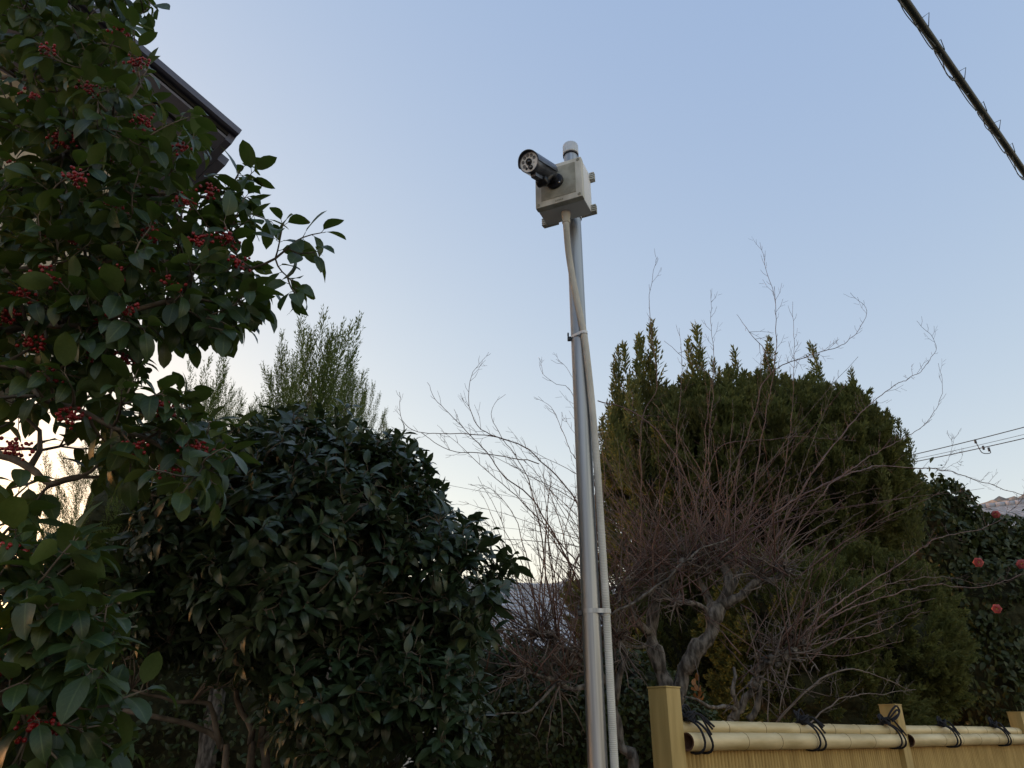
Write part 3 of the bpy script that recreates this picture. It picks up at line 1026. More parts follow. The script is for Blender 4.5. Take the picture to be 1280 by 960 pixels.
def leaf_objects(tpls, pos, R, s, idx, mat, parent, off, name='leaf'):
    mes = [mesh_np(name, V, Q, mat, True, UV) for V, Q, UV in tpls]
    for i in range(len(pos)):
        o = bpy.data.objects.new(name, mes[idx[i]])
        COL.objects.link(o)
        o.parent = parent
        M = np.eye(4)
        M[:3, :3] = R[i] * s[i]
        M[:3, 3] = pos[i] - off
        o.matrix_basis = Matrix(M.tolist())


def in_poly(x, y, poly):
    x = np.asarray(x); y = np.asarray(y)
    c = np.zeros(x.shape, bool)
    n = len(poly)
    for i in range(n):
        x0, y0 = poly[i]; x1, y1 = poly[(i + 1) % n]
        t = ((y0 > y) != (y1 > y)) & (x < (x1 - x0) * (y - y0) / (y1 - y0 + 1e-9) + x0)
        c ^= t
    return c


def resample(P, step):
    P = np.asarray(P, float)
    d = np.concatenate([[0], np.cumsum(np.linalg.norm(np.diff(P, axis=0), axis=1))])
    return smooth_path(P, max(3, int(d[-1] / step)))


def wig(P, amp, r=rng):
    """small sideways wander, ends kept"""
    n = len(P)
    w = r.normal(size=(n, 3)) * amp
    w = (w + np.roll(w, 1, 0) + np.roll(w, -1, 0)) / 2
    w[0] = 0; w[-1] = 0
    return P + w


# ------------------------------------------------------------------ berry tree (holly) at the left edge
def holly_tree():
    off = np.array((-2.7, 2.3, 0.0))
    root = empty('holly_tree', tuple(off))
    # boughs, traced: (px, py, distance), start and end radius
    tr = np.array([(-2.7, 2.3, 0.0), (-2.66, 2.3, 0.8), (-2.6, 2.3, 1.7), (-2.52, 2.28, 2.6), (-2.45, 2.25, 3.4), (-2.4, 2.25, 4.2)])
    boughs = [
        ([tr[2], at(-120, 560, 1.95), at(0, 573, 1.9), at(38, 583, 1.86), at(68, 601, 1.82), at(100, 596, 1.8)], .026, .008),
        ([at(38, 583, 1.86), at(46, 560, 1.88), at(48, 535, 1.9), at(30, 520, 1.9)], .009, .004),
        ([tr[2], at(-80, 560, 2.0), at(0, 561, 2.0), at(55, 561, 2.0), at(75, 558, 2.02)], .014, .004),
        ([tr[3], at(-60, 415, 1.8), at(20, 411, 1.7), at(102, 409, 1.62), at(150, 395, 1.6), at(230, 370, 1.62)], .020, .006),
        ([tr[3], at(-60, 360, 2.0), at(100, 330, 1.9), at(220, 330, 1.8), at(310, 335, 1.72), at(360, 310, 1.68)], .018, .003),
        ([tr[4], at(0, 245, 1.75), at(60, 205, 1.7), at(120, 170, 1.65), at(175, 105, 1.62)], .018, .005),
        ([tr[4], at(30, 300, 2.1), at(140, 250, 1.9), at(215, 247, 1.8), at(300, 255, 1.75)], .018, .004),
        ([tr[5], at(30, 100, 2.0), at(110, 60, 1.9), at(170, 20, 1.85)], .014, .004),
        ([tr[5], at(-20, 10, 1.9), at(60, -40, 1.85), at(160, -40, 1.8)], .014, .004),
        ([tr[2], at(-60, 480, 1.7), at(60, 500, 1.62), at(160, 540, 1.62), at(240, 575, 1.65)], .018, .004),
        ([tr[1], at(-100, 720, 1.6), at(0, 735, 1.52), at(50, 740, 1.5), at(95, 730, 1.5)], .016, .004),
        ([tr[1], at(-100, 860, 1.5), at(0, 880, 1.45), at(50, 890, 1.42), at(90, 885, 1.42)], .014, .004),
    ]
    wood = MB(off)
    wood.tube(resample(tr, 0.08), np.linspace(.075, .03, len(resample(tr, 0.08))), 12)
    trunk = wood.build('trunk', M_twig, root)
    nodes = []
    for pts, r0, r1 in boughs:
        P = wig(resample(pts, 0.04), 0.006)
        rr = np.linspace(r0, r1, len(P))
        MB(off).tube(P, rr, 8).build('bough', M_twig, root)
        k = int(len(P) * 0.3)
        nodes += [(*q, w) for q, w in zip(P[k:], rr[k:])]
    nodes = np.array(nodes)
    poly = [(-60, -60), (200, -60), (185, -5), (180, 30), (162, 55), (172, 100), (212, 124), (242, 148), (252, 168), (248, 195), (262, 222), (285, 240), (296, 262), (305, 300), (315, 320), (318, 350),
            (330, 372), (312, 380), (300, 415), (280, 425), (240, 425), (228, 462), (250, 505), (268, 540), (265, 595), (240, 612), (205, 600), (190, 590), (150, 598), (122, 578), (112, 545),
            (100, 525), (60, 515), (0, 515), (-60, 515)]
    poly2 = [(-60, 640), (0, 655), (30, 668), (60, 680), (75, 690), (95, 705), (105, 735), (112, 765), (118, 800), (112, 850), (114, 905), (110, 985), (-60, 985)]
    hole = [(138, 428), (245, 424), (245, 492), (190, 490), (138, 482)]
    tips = []
    guard = 0
    while len(tips) < 800 and guard < 140000:
        guard += 1
        low = rng.random() < 0.19
        if low:
            px, py = rng.uniform(-60, 165), rng.uniform(605, 985)
            if not in_poly(px, py, poly2): continue
            Y = rng.uniform(1.35, 1.75)
        else:
            px, py = rng.uniform(-60, 405), rng.uniform(-60, 630)
            if not in_poly(px, py, poly) or in_poly(px, py, hole): continue
            if py > 440 and px > 100 and rng.random() < .15: continue
            Y = rng.uniform(1.5, 2.25) if px < 260 else rng.uniform(1.55, 1.85)
        q = at(px, py, Y)
        if tips and np.min(np.linalg.norm(np.array(tips) - q, axis=1)) < (0.036 if not low else 0.04): continue
        tips.append(q)
    # the sprig that reaches furthest to the right
    for a in ((38, 628, 1.8), (10, 612, 1.75), (374, 304, 1.68), (352, 365, 1.66), (370, 358, 1.67), (338, 300, 1.67), (356, 318, 1.68), (312, 385, 1.66), (296, 240, 1.72), (286, 230, 1.72), (196, 10, 1.75)):
        tips.append(at(*a))
    tips = np.array(tips)
    left = list(range(len(tips)))
    tw = MB(off)
    pos, dirs, nors, sz = [], [], [], []
    clusters = []
    dist = np.array([np.min(np.linalg.norm(nodes[:, :3] - t, axis=1)) for t in tips])
    for ti in np.argsort(dist):
        t = tips[ti]
        dd = np.linalg.norm(nodes[:, :3] - t, axis=1) + 0.25 * np.maximum(0, nodes[:, 0] - t[0])
        k = int(np.argmin(dd))
        b = nodes[k, :3]
        L = np.linalg.norm(t - b)
        if L < 0.09:                         # shoots of their own, short
            t = b + nrm(t - b + np.array((.3, -.1, .1)) * .1) * rng.uniform(.09, .13)
            L = np.linalg.norm(t - b)
        sd = nrm(blur_noise(1)[0]) * L * 0.12
        P = smooth_path([b, b * .66 + t * .34 + sd + np.array((0, 0, -.04 * L)), b * .3 + t * .7 + sd * .6, t], max(5, int(L / .02)))
        r0 = min(nodes[k, 3] * 0.8, 0.0055)
        rr = np.linspace(max(r0, .0026), .0015, len(P))
        tw.tube(P, rr, 5)
        nodes = np.vstack([nodes, np.column_stack([P[2:-2], rr[2:-2]])]) if len(P) > 5 else nodes
        tang = nrm(P[-1] - P[-3])
        nl = rng.integers(5, 9)
        ph = rng.uniform(0, 6.28)
        span = min(0.14, L * 0.9)
        for j in range(nl):
            f = j / (nl - 1)
            dist_back = span * (1 - f) ** 1.1
            i = max(1, len(P) - 1 - int(dist_back / max(L / (len(P) - 1), 1e-4)))
            q = P[i]
            ph += 2.4
            a = nrm(np.cross(tang, (0, 0, 1) if abs(tang[2]) < .9 else (1, 0, 0)))
            c = np.cross(tang, a)
            rad = a * math.cos(ph) + c * math.sin(ph)
            d = nrm(tang * (0.25 + 0.75 * f) + rad * (1.0 - 0.35 * f) + np.array((0, 0, -rng.uniform(.0, .55))) + blur_noise(1)[0] * .12)
            pet = rng.uniform(.010, .017)
            q2 = q + d * pet + np.array((0, 0, .002))
            tw.tube([q, (q + q2) / 2 + np.array((0, 0, -.001)), q2], [.0012, .001, .001], 4, cap=False)
            pos.append(q2)
            dirs.append(nrm(d + np.array((0, 0, -.12))))
            nors.append(nrm(np.array((0, 0, 1.0)) + blur_noise(1)[0] * .33 + rad * .15 + np.array((0.05, -0.18, 0))))
            sz.append(rng.uniform(.060, .090) * (1.0 if f < .85 else .85))
        clusters.append((P[max(1, len(P) - 1 - int(.09 / max(L / (len(P) - 1), 1e-4)))], tang))
    pos = np.array(pos); sz = np.array(sz)
    R = frames(np.array(dirs), np.array(nors))
    tpls = [leaf_tpl(w_, 7, 5, f_, c_, a_, tip=.2, seed=k_, wavy=v_, twist=t_, pw=.58) for k_, (w_, f_, c_, a_, v_, t_) in enumerate(((.54, .30, .55, .95, .03, 0), (.50, .45, .9, .98, .04, .25), (.57, .22, .35, .94, .05, -.2), (.50, .55, 1.15, .97, .03, .1)))]
    lo_ = [leaf_tpl(w_, 6, 3, f_, c_, a_, tip=.2, seed=k_, twist=t_, pw=.58) for k_, (w_, f_, c_, a_, t_) in enumerate(((.54, .30, .55, .95, 0), (.50, .45, .9, .98, .25), (.57, .22, .35, .94, -.2), (.50, .55, 1.15, .97, .1)))]
    idx = rng.integers(0, 4, len(pos))
    m = pick_visible(pos, R, sz)
    leaf_objects(tpls, pos[m], R[m], sz[m], idx[m], M_holly, root, off)
    scatter('leaves', lo_, pos[~m], R[~m], sz[~m], idx[~m], M_holly, root, off)
    tag(tw.build('twigs', M_twig, root), kind='stuff')
    # berry clusters, where the photograph shows them
    spots = [(98, 222), (150, 40), (172, 78), (225, 185), (215, 355), (160, 385), (88, 520), (205, 512), (55, 290), (28, 372), (300, 330), (262, 240), (232, 250), (125, 195), (140, 345), (118, 400), (118, 440),
             (60, 345), (20, 560), (10, 830), (45, 908), (20, 690), (205, 590), (285, 300), (75, 175), (142, 262), (5, 395), (40, 120), (110, 110), (60, 60), (180, 150), (190, 290), (250, 300), (180, 330), (95, 300), (20, 210), (45, 430), (150, 450), (60, 470), (245, 560), (170, 560)]
    cp = np.array([c[0] for c in clusters])
    cx, cy, cd = proj(cp)
    for (sx, sy) in spots:
        k = int(np.argmin(np.hypot(cx - sx, cy - sy) + cd * 14))
        # hang in front of the twig, at the place seen in the photograph
        c0 = at(sx, sy, min(cp[k][1], 1.66 if sy < 640 else 1.45) - 0.07)
        mb = MB(off)
        n = int(rng.integers(18, 42))
        stem0 = cp[k]
        for j in range(n):
            e = c0 + nrm(blur_noise(1)[0]) * rng.uniform(.006, .020 + .0004 * n) * np.array((1.25, 1, .8))
            mb.ball(e, rng.uniform(.0030, .0052), 8, 6)
        hub = c0 * .8 + stem0 * .2
        bc = mb.build('berry_cluster', M_berry, root)
        st = MB(off)
        st.tube(smooth_path([stem0, (stem0 + c0) / 2 + np.array((0, 0, .01)), c0], 8), .0011, 4)
        for j in range(6):
            st.tube([hub, c0 + nrm(blur_noise(1)[0]) * .018], .0007, 4)
        st.build('stalk', M_twig, bc)
    tag(root, 'broad-leaved evergreen tree with clusters of red berries along the left edge', 'tree')


holly_tree()


# ------------------------------------------------------------------ crown volumes
def px_ell(cx, cy, rx, ry, Y, depth):
    """an ellipsoid standing at distance Y that covers the given patch of the photograph"""
    c = at(cx, cy, Y)
    d = proj(c)[2]
    e = math.atan2(c[2] - EYE, Y)
    return c, np.array((rx * d / FOC, depth, ry * d / FOC / max(.6, math.cos(e) * .98)))


def shell_points(ells, n, inner=0.0, bias=3.0, front=0.0):
    """random points in a union of ellipsoids, denser towards the skin; returns points and outward normals"""
    vol = np.array([np.prod(e[1]) ** (2 / 3) for e in ells])
    out, nor = [], []
    C = np.array([e[0] for e in ells]); Rr = np.array([e[1] for e in ells])
    while len(out) < n:
        k = rng.choice(len(ells), p=vol / vol.sum())
        d = nrm(rng.normal(size=3))
        if front and d[1] > 0.35 and rng.random() < front: continue
        r = inner + (1 - inner) * rng.random() ** (1 / bias)
        q = C[k] + Rr[k] * d * r
        v = np.linalg.norm((q - C) / Rr, axis=1)
        v[k] = 9
        if (v < 0.80).any(): continue
        if q[2] < 0.03: continue
        out.append(q); nor.append(nrm(d / Rr[k]))
    return np.array(out), np.array(nor)


def billow(T, N, f, amp, cut=.5):
    """push the skin of a crown out and in so that it breaks into clumps with dark clefts between"""
    h = np.array([mnoise.noise(Vector(q * f)) + .5 * mnoise.noise(Vector(q * f * 2.1 + 7)) for q in T])
    T = T + N * (h * amp)[:, None]
    keep = ~((h < -.22) & (rng.random(len(h)) < cut))
    return T[keep], N[keep]


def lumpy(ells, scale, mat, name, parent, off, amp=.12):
    """solid filler in the heart of a dense crown, shade put into its dark colour"""
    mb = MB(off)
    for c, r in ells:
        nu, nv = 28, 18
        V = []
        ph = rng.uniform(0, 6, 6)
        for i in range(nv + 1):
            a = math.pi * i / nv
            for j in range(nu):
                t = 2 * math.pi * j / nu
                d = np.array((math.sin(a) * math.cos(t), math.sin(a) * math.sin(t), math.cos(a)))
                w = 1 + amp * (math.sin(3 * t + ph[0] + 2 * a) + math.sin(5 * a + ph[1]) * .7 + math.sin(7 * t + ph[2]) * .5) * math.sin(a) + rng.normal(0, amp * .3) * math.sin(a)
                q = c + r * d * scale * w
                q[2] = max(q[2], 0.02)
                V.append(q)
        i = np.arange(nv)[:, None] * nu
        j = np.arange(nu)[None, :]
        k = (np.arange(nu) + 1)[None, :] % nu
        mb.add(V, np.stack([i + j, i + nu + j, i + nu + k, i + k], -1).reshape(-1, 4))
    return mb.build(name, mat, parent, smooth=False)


# ------------------------------------------------------------------ osmanthus bush, centre left
def osmanthus():
    base = at(300, 960, 3.0)
    off = np.array((base[0] + .1, 3.1, 0.0))
    root = empty('osmanthus_bush', tuple(off))
    ells = [px_ell(400, 700, 165, 165, 3.05, .75), px_ell(300, 680, 120, 110, 3.0, .6), px_ell(470, 640, 90, 90, 3.05, .5), px_ell(545, 720, 82, 92, 3.0, .5), px_ell(215, 735, 75, 85, 2.95, .4),
            px_ell(520, 850, 80, 75, 2.9, .4), px_ell(420, 870, 90, 80, 2.8, .35), px_ell(560, 925, 50, 60, 2.9, .3), px_ell(370, 600, 110, 80, 3.1, .5), px_ell(585, 735, 58, 72, 2.95, .4)]
    lumpy([(c, r * (1, .7, 1)) for c, r in ells[:3]], .62, M_core, 'crown_shade_core', root, off)
    # stems
    st = MB(off)
    g = off
    stems = [
        [(g[0] - .05, 3.1, 0), at(282, 990, 3.05), at(276, 935, 3.05), at(252, 914, 3.0), at(208, 895, 2.9), at(154, 888, 2.85)],
        [(g[0], 3.1, 0), at(310, 990, 3.1), at(310, 930, 3.1), at(311, 906, 3.1), at(295, 879, 3.1), at(300, 800, 3.1)],
        [(g[0] + .04, 3.15, 0), at(335, 990, 3.12), at(325, 930, 3.12), at(350, 860, 3.1), at(400, 780, 3.1), at(430, 680, 3.1)],
        [(g[0] + .08, 3.15, 0), at(370, 990, 3.15), at(372, 930, 3.15), at(350, 880, 3.15), at(330, 780, 3.15), at(320, 650, 3.1)],
        [at(276, 935, 3.05), at(263, 879, 3.0), at(216, 876, 2.95), at(192, 865, 2.9), at(165, 862, 2.85)],
        [at(325, 930, 3.12), at(390, 870, 3.1), at(470, 820, 3.05), at(540, 760, 3.0)],
        [at(372, 930, 3.15), at(440, 900, 3.0), at(510, 890, 2.95), at(560, 930, 2.95)],
        [at(300, 800, 3.1), at(250, 760, 3.0), at(200, 740, 2.95)],
    ]
    rads = [.026, .03, .028, .03, .012, .016, .012, .012]
    nodes = []
    for P, r in zip(stems, rads):
        Q = wig(resample(P, .05), .008)
        rr = np.linspace(r, r * .3, len(Q))
        MB(off).tube(Q, rr, 8).build('stem', M_twig, root)
        nodes += [(*q, w) for q, w in zip(Q[len(Q) // 2:], rr[len(Q) // 2:])]
    nodes = np.array(nodes)
    T, N = shell_points(ells, 1650, .35, 4.0, front=.45)
    ex = [((556, 572), 2.95), ((548, 600), 2.95), ((640, 690), 2.95), ((630, 715), 2.9), ((615, 660), 2.98), ((596, 618), 3.0), ((470, 508), 3.05), ((505, 540), 3.05), ((440, 505), 3.05), ((320, 520), 3.1), ((600, 850), 2.85), ((606, 905), 2.85)]
    T = np.vstack([T, [at(*a, y) for a, y in ex]]); N = np.vstack([N, nrm(np.array([(.6, -.2, .6)] * len(ex)))])
    px, py, _ = proj(T)
    lim = np.interp(py, [480, 500, 540, 575, 615, 690, 740, 800, 960], [425, 460, 505, 530, 575, 640, 628, 612, 620])
    keep = (px < lim + 4) & ~((py > 850) & (px < 400) & (rng.random(len(px)) < .55)) & (py > np.interp(px, [150, 220, 330, 440, 520], [640, 560, 512, 496, 545]))
    keep &= ~((px > 525) & (py > 640) & (py < 760) & (rng.random(len(px)) < .3))
    keep &= ~((px > 560) & (py > 600) & (py < 660) & (rng.random(len(px)) < .4))
    T, N = T[keep], N[keep]
    tw = MB(off)
    pos, dirs, nors, sz = [], [], [], []
    D = np.array([np.min(np.linalg.norm(nodes[:, :3] - t, axis=1)) for t in T])
    for i in np.argsort(D):
        t = T[i]
        k = int(np.argmin(np.linalg.norm(nodes[:, :3] - t, axis=1)))
        b = nodes[k, :3]
        L = np.linalg.norm(t - b)
        ax = nrm(N[i] * .8 + np.array((0, 0, .55)) + blur_noise(1)[0] * .35)
        P = smooth_path([b, (b + t) / 2 + blur_noise(1)[0] * .04 * L, t - ax * min(.05, L * .4), t], max(5, int(L / .03)))
        rr = np.linspace(max(min(nodes[k, 3] * .8, .006), .002), .0015, len(P))
        tw.tube(P, rr, 5)
        if len(P) > 5: nodes = np.vstack([nodes, np.column_stack([P[2:-1], rr[2:-1]])])
        a = nrm(np.cross(ax, (0, 0, 1) if abs(ax[2]) < .9 else (1, 0, 0)))
        c = np.cross(ax, a)
        ph = rng.uniform(0, 6.28)
        for w_, (nl, op) in enumerate(((int(rng.integers(2, 4)), .45), (4, 1.0), (int(rng.integers(2, 5)), 1.35))):
            for j in range(nl):
                an = ph + w_ * .8 + j * 2 * math.pi / nl + rng.normal() * .35
                rad = a * math.cos(an) + c * math.sin(an)
                o_ = op + rng.normal() * .25
                d = nrm(ax * math.cos(o_) + rad * math.sin(o_) + np.array((0, 0, -rng.uniform(.0, .4))))
                q = t - ax * (.010 + .028 * w_ + .012 * rng.random())
                pos.append(q + d * .006); dirs.append(d)
                nors.append(nrm(ax * math.sin(o_ + .15) - rad * math.cos(o_ + .15) * .9 + np.array((0, 0, .35)) + blur_noise(1)[0] * .15))
                sz.append(rng.uniform(.050, .096) * (.75 if w_ == 0 else 1))
    pos = np.array(pos); sz = np.array(sz)
    R = frames(np.array(dirs), np.array(nors))
    tpls = [leaf_tpl(.40, 6, 5, .32, .8, .95, tip=.6, seed=11, wavy=.05, pw=.7), leaf_tpl(.36, 6, 5, .45, 1.2, .95, tip=.6, seed=12, wavy=.06, twist=.3, pw=.7), leaf_tpl(.43, 6, 5, .22, .5, .93, tip=.6, seed=13, wavy=.06, twist=-.3, pw=.7)]
    lo_ = [leaf_tpl(.40, 5, 3, .32, .8, .95, tip=.6, seed=11, pw=.7), leaf_tpl(.36, 5, 3, .45, 1.2, .95, tip=.6, seed=12, twist=.3, pw=.7), leaf_tpl(.43, 5, 3, .22, .5, .93, tip=.6, seed=13, twist=-.3, pw=.7)]
    idx = rng.integers(0, 3, len(pos))
    m = pick_visible(pos, R, sz)
    leaf_objects(tpls, pos[m], R[m], sz[m], idx[m], M_osm, root, off)
    scatter('leaves', lo_, pos[~m], R[~m], sz[~m], idx[~m], M_osm, root, off)
    tag(tw.build('twigs', M_twig, root), kind='stuff')
    # bare dead twigs poking out of the front
    dt = MB(off)
    for k in range(46):
        q = T[rng.integers(len(T))]
        d = nrm(np.array((rng.normal(), -1.0, rng.normal() * .6 + .3)))
        P = wig(q + np.linspace(-.05, rng.uniform(.05, .14), 7)[:, None] * d, .006)
        dt.tube(P, np.linspace(.0022, .0009, 7), 4)
        dt.tube([P[4], P[4] + nrm(d + blur_noise(1)[0] * .8) * .04], [.0012, .0007], 4)
    tag(dt.build('dead_twigs', M_shoot2, root), kind='stuff')
    tag(root, 'dense dark-green bush with pointed whorled leaves and bare grey stems below', 'bush')


osmanthus()


# ------------------------------------------------------------------ junipers
def plume_tpl(seed, n=18, spread=.30, droop=.0, blade=.085, thin=.014, sub=5, power=1.0):
    """one feathery juniper spray of length 1 along y made of scale-leaved twiglets"""
    r = np.random.default_rng(seed)
    V, Q, UV = [], [], []

    def bl(p, d, l, w):
        d = nrm(d)
        x = nrm(np.cross(d, r.normal(size=3)))
        b = len(V)
        for q in (p, p + d * l * .45 + x * w * .75, p + d * l, p + d * l * .45 - x * w * .75):
            V.append(q)
        Q.append((b, b + 1, b + 2, b + 3))
        UV.extend([(.5, 0), (1, .5), (.5, 1), (0, .5)])
    bend = r.normal(size=3) * .06
    for i in range(n):
        f = (i + r.random() * .6) / n
        p = np.array((0, f, 0)) + bend * f * f
        an = i * 2.4 + r.normal() * .3
        out = np.array((math.cos(an), 0, math.sin(an)))
        ln = spread * (1 - f) ** .75 * (.65 + .5 * r.random()) * (1 if f > .1 else .6) + .06
        d = nrm(out * (.75 - .35 * f) + np.array((0, 1.0, 0)))
        for j in range(sub):
            g = (j + .5) / sub
            q = p + d * ln * g + np.array((0, .08 * g * g, 0))
            side = nrm(r.normal(size=3))
            bl(q, d + side * .55, blade * (1.15 - .4 * g), thin)
            bl(q, d - side * .45, blade * (1.1 - .4 * g), thin)
        bl(p, np.array((0, 1.0, 0)) + r.normal(size=3) * .25, blade * 1.2, thin * 1.2)
    bl(np.array((0, 1.0, 0)) + bend, np.array((0, 1.0, 0)), blade, thin)
    V = np.array(V)
    T3 = np.array([(a, b, c, c) for a, b, c, d in Q])
    # store as triangles
    tri = []
    for a, b, c, d in Q:
        if c == d: tri.append((a, b, c))
        else: tri += [(a, b, c), (a, c, d)]
    return V, np.array(tri), np.array(UV)


def juniper(name, label, cat, base, ells, n, ln, tpls, mat, spikes=(), core=.72, front=.75, trunk_r=.08, upness=.8, group=None, bias=7, sptpl=None):
    off = np.array((base[0], base[1], 0.0))
    root = empty(name, tuple(off))
    top = max(e[0][2] for e in ells)
    P = wig(resample([off, off * (1, 1, 0) + np.array((.05, 0, top * .5)), np.array((off[0], off[1], top))], .1), .01)
    MB(off).tube(P, np.linspace(trunk_r, trunk_r * .3, len(P)), 8).build('trunk', M_bark, root)
    lumpy(ells, core, M_core, 'crown_shade_core', root, off)
    T, N = shell_points(ells, n, .72, bias, front)
    T, N = billow(T, N, 2.4, .13, .5)
    T, N = billow(T, N, 5.5, .10, .85)
    sway = np.array([mnoise.noise_vector(Vector(q * 2.8 + 3)) for q in T])
    ax = nrm(N * (1 - upness * .5) + np.array((0, 0, upness)) + rng.normal(size=N.shape) * .18 + sway * .55)
    s = rng.uniform(ln[0], ln[1], len(T))
    T = T - ax * s[:, None] * .45
    if len(spikes):
        sp = np.array([at(a, b, y) for a, b, y, l, tl in spikes])
        sl = np.array([l for a, b, y, l, tl in spikes])
        sa = nrm(np.array([(tl + rng.normal() * .03, rng.normal() * .1, 1.0) for a, b, y, l, tl in spikes]))
        if sptpl:
            scatter('shoot_tips', sptpl, sp - sa * sl[:, None], frames(sa, rng.normal(size=sa.shape)), sl, rng.integers(0, len(sptpl), len(sl)), mat, root, off, smooth=False, own_tone=True)
        else:
            T = np.vstack([T, sp - sa * sl[:, None]]); ax = np.vstack([ax, sa]); s = np.concatenate([s, sl])
    R = frames(ax, rng.normal(size=ax.shape))
    idx = rng.integers(0, len(tpls), len(T))
    scatter('sprays', tpls, T, R, s, idx, mat, root, off, smooth=False, own_tone=True)
    return tag(root, label, cat, group)


PL_D = [plume_tpl(k, 12, .34, blade=.22, thin=.042, sub=3) for k in (1, 2, 3, 4)]
PL_M = [plume_tpl(k, 22, .22, blade=.11, thin=.020, sub=4) for k in (15, 16, 17)]
PL_S = [plume_tpl(k, 30, .20, blade=.055, thin=.0065, sub=6) for k in (5, 6, 7, 8)]


def spike_row(pts, Y, n, ln, jit=8, jy=14):
    out = []
    xs = [p[0] for p in pts]; ys = [p[1] for p in pts]
    for k in range(n):
        x = rng.uniform(min(xs), max(xs))
        y = np.interp(x, xs, ys) + rng.normal() * jy * .6 + abs(rng.normal()) * jy
        out.append((x, y, Y + rng.normal() * .25, rng.uniform(*ln), rng.normal() * .12))
    return out


big = [px_ell(942, 612, 180, 112, 6.6, 1.0), px_ell(838, 650, 78, 130, 6.4, .7), px_ell(1045, 605, 80, 88, 6.5, .7), px_ell(930, 560, 128, 68, 6.6, .7), px_ell(850, 790, 115, 130, 6.5, .6), px_ell(1072, 640, 50, 58, 6.5, .5)]
sp = spike_row([(752, 535), (770, 485), (800, 470), (830, 485), (870, 475), (905, 480), (950, 495), (1010, 488), (1050, 512), (1090, 550), (1130, 595)], 6.3, 150, (.35, .7))
sp += [(778, 436, 6.25, .6, -.02), (768, 440, 6.25, .5, -.05), (805, 420, 6.25, .7, .0), (818, 415, 6.3, .7, .02), (797, 428, 6.25, .6, 0), (868, 418, 6.35, .7, -.02), (875, 440, 6.35, .6, .05), (918, 447, 6.35, .6, .04), (895, 455, 6.35, .5, 0),
       (958, 425, 6.35, .5, -.03), (960, 455, 6.35, .5, 0), (1012, 440, 6.35, .6, -.06), (1020, 455, 6.35, .5, .0), (1060, 470, 6.35, .5, .02), (1065, 500, 6.35, .4, .05), (1110, 524, 6.25, .4, 0), (1122, 530, 6.25, .4, .06), (1135, 540, 6.2, .35, .12)]
b = at(950, 900, 6.5)
juniper('juniper_tree', 'large dense olive-green juniper with flame-like tips right of the pole', 'tree', (b[0], 6.5), big, 4600, (.15, .28), PL_D, M_jun, sp + [(a + rng.normal() * 5, b_ + 12 + abs(rng.normal()) * 14, y, l * .85, t) for a, b_, y, l, t in sp], sptpl=PL_M)
low = [px_ell(1075, 805, 112, 108, 5.7, .6), px_ell(985, 785, 90, 72, 5.4, .5), px_ell(1020, 880, 115, 78, 5.4, .5), px_ell(1115, 765, 58, 58, 5.8, .4)]
b = at(1060, 905, 5.8)
juniper('juniper_bush', 'low rounded juniper bush between the bare branches and the camellia', 'bush', (b[0], 5.8), low, 2500, (.11, .20), PL_D, M_jun, (), upness=.45)

lj = [px_ell(398, 572, 75, 58, 4.6, .5), px_ell(310, 600, 75, 45, 4.6, .4)]
sp = [(345, 424, 4.5, .62, -.12), (352, 440, 4.5, .6, -.1), (376, 403, 4.55, .75, -.05), (384, 420, 4.5, .7, -.04), (392, 410, 4.6, .75, 0), (405, 398, 4.55, .8, .01), (416, 408, 4.55, .75, .05), (410, 425, 4.5, .7, .03), (428, 420, 4.6, .7, .09),
      (453, 402, 4.55, .8, .22), (446, 425, 4.55, .7, .18), (440, 440, 4.5, .6, .12), (464, 462, 4.5, .5, .22), (468, 480, 4.5, .4, .25), (325, 452, 4.5, .55, -.2), (335, 470, 4.5, .5, -.12), (362, 455, 4.45, .55, -.05), (398, 450, 4.45, .55, 0),
      (422, 455, 4.45, .5, .08), (370, 475, 4.4, .45, -.04), (450, 470, 4.5, .45, .14), (320, 495, 4.5, .35, -.15), (305, 505, 4.5, .35, -.1), (345, 495, 4.45, .4, -.06), (385, 490, 4.4, .4, 0), (410, 490, 4.4, .4, .04), (435, 495, 4.4, .35, .1), (478, 515, 4.5, .3, .2)]
b = at(395, 900, 4.6)
sp = sp + [(a + rng.normal() * 6, b_ + 8 + abs(rng.normal()) * 14, y + rng.normal() * .1, l * .9, t + rng.normal() * .04) for a, b_, y, l, t in sp]
sp = [(396 + (a - 396) * .9, b_ + 3, y, l, t * 1.25) for a, b_, y, l, t in sp]
juniper('juniper_tree', 'wispy pale-green juniper rising behind the dark bush', 'tree', (b[0], 4.65), lj, 300, (.22, .4), PL_S, M_jun2, sp, core=.6, upness=1.3)
lj = [px_ell(255, 575, 55, 60, 4.8, .4), px_ell(165, 650, 75, 75, 4.3, .5), px_ell(120, 730, 60, 80, 4.3, .4)]
sp = [(283, 445, 4.7, .6, .1), (292, 462, 4.7, .5, .14), (268, 462, 4.7, .6, .03), (255, 455, 4.7, .6, 0), (246, 468, 4.7, .5, -.06), (274, 480, 4.7, .5, .06), (300, 500, 4.7, .4, .14), (262, 500, 4.7, .4, 0), (238, 500, 4.7, .4, -.1), (285, 520, 4.7, .35, .1), (230, 520, 4.7, .35, -.1)]
b = at(255, 900, 4.7)
juniper('juniper_tree', 'small wispy juniper between the berry tree and the dark bush', 'tree', (b[0], 4.7), lj, 440, (.2, .34), PL_S, M_jun2, sp, core=.72, upness=1.2)


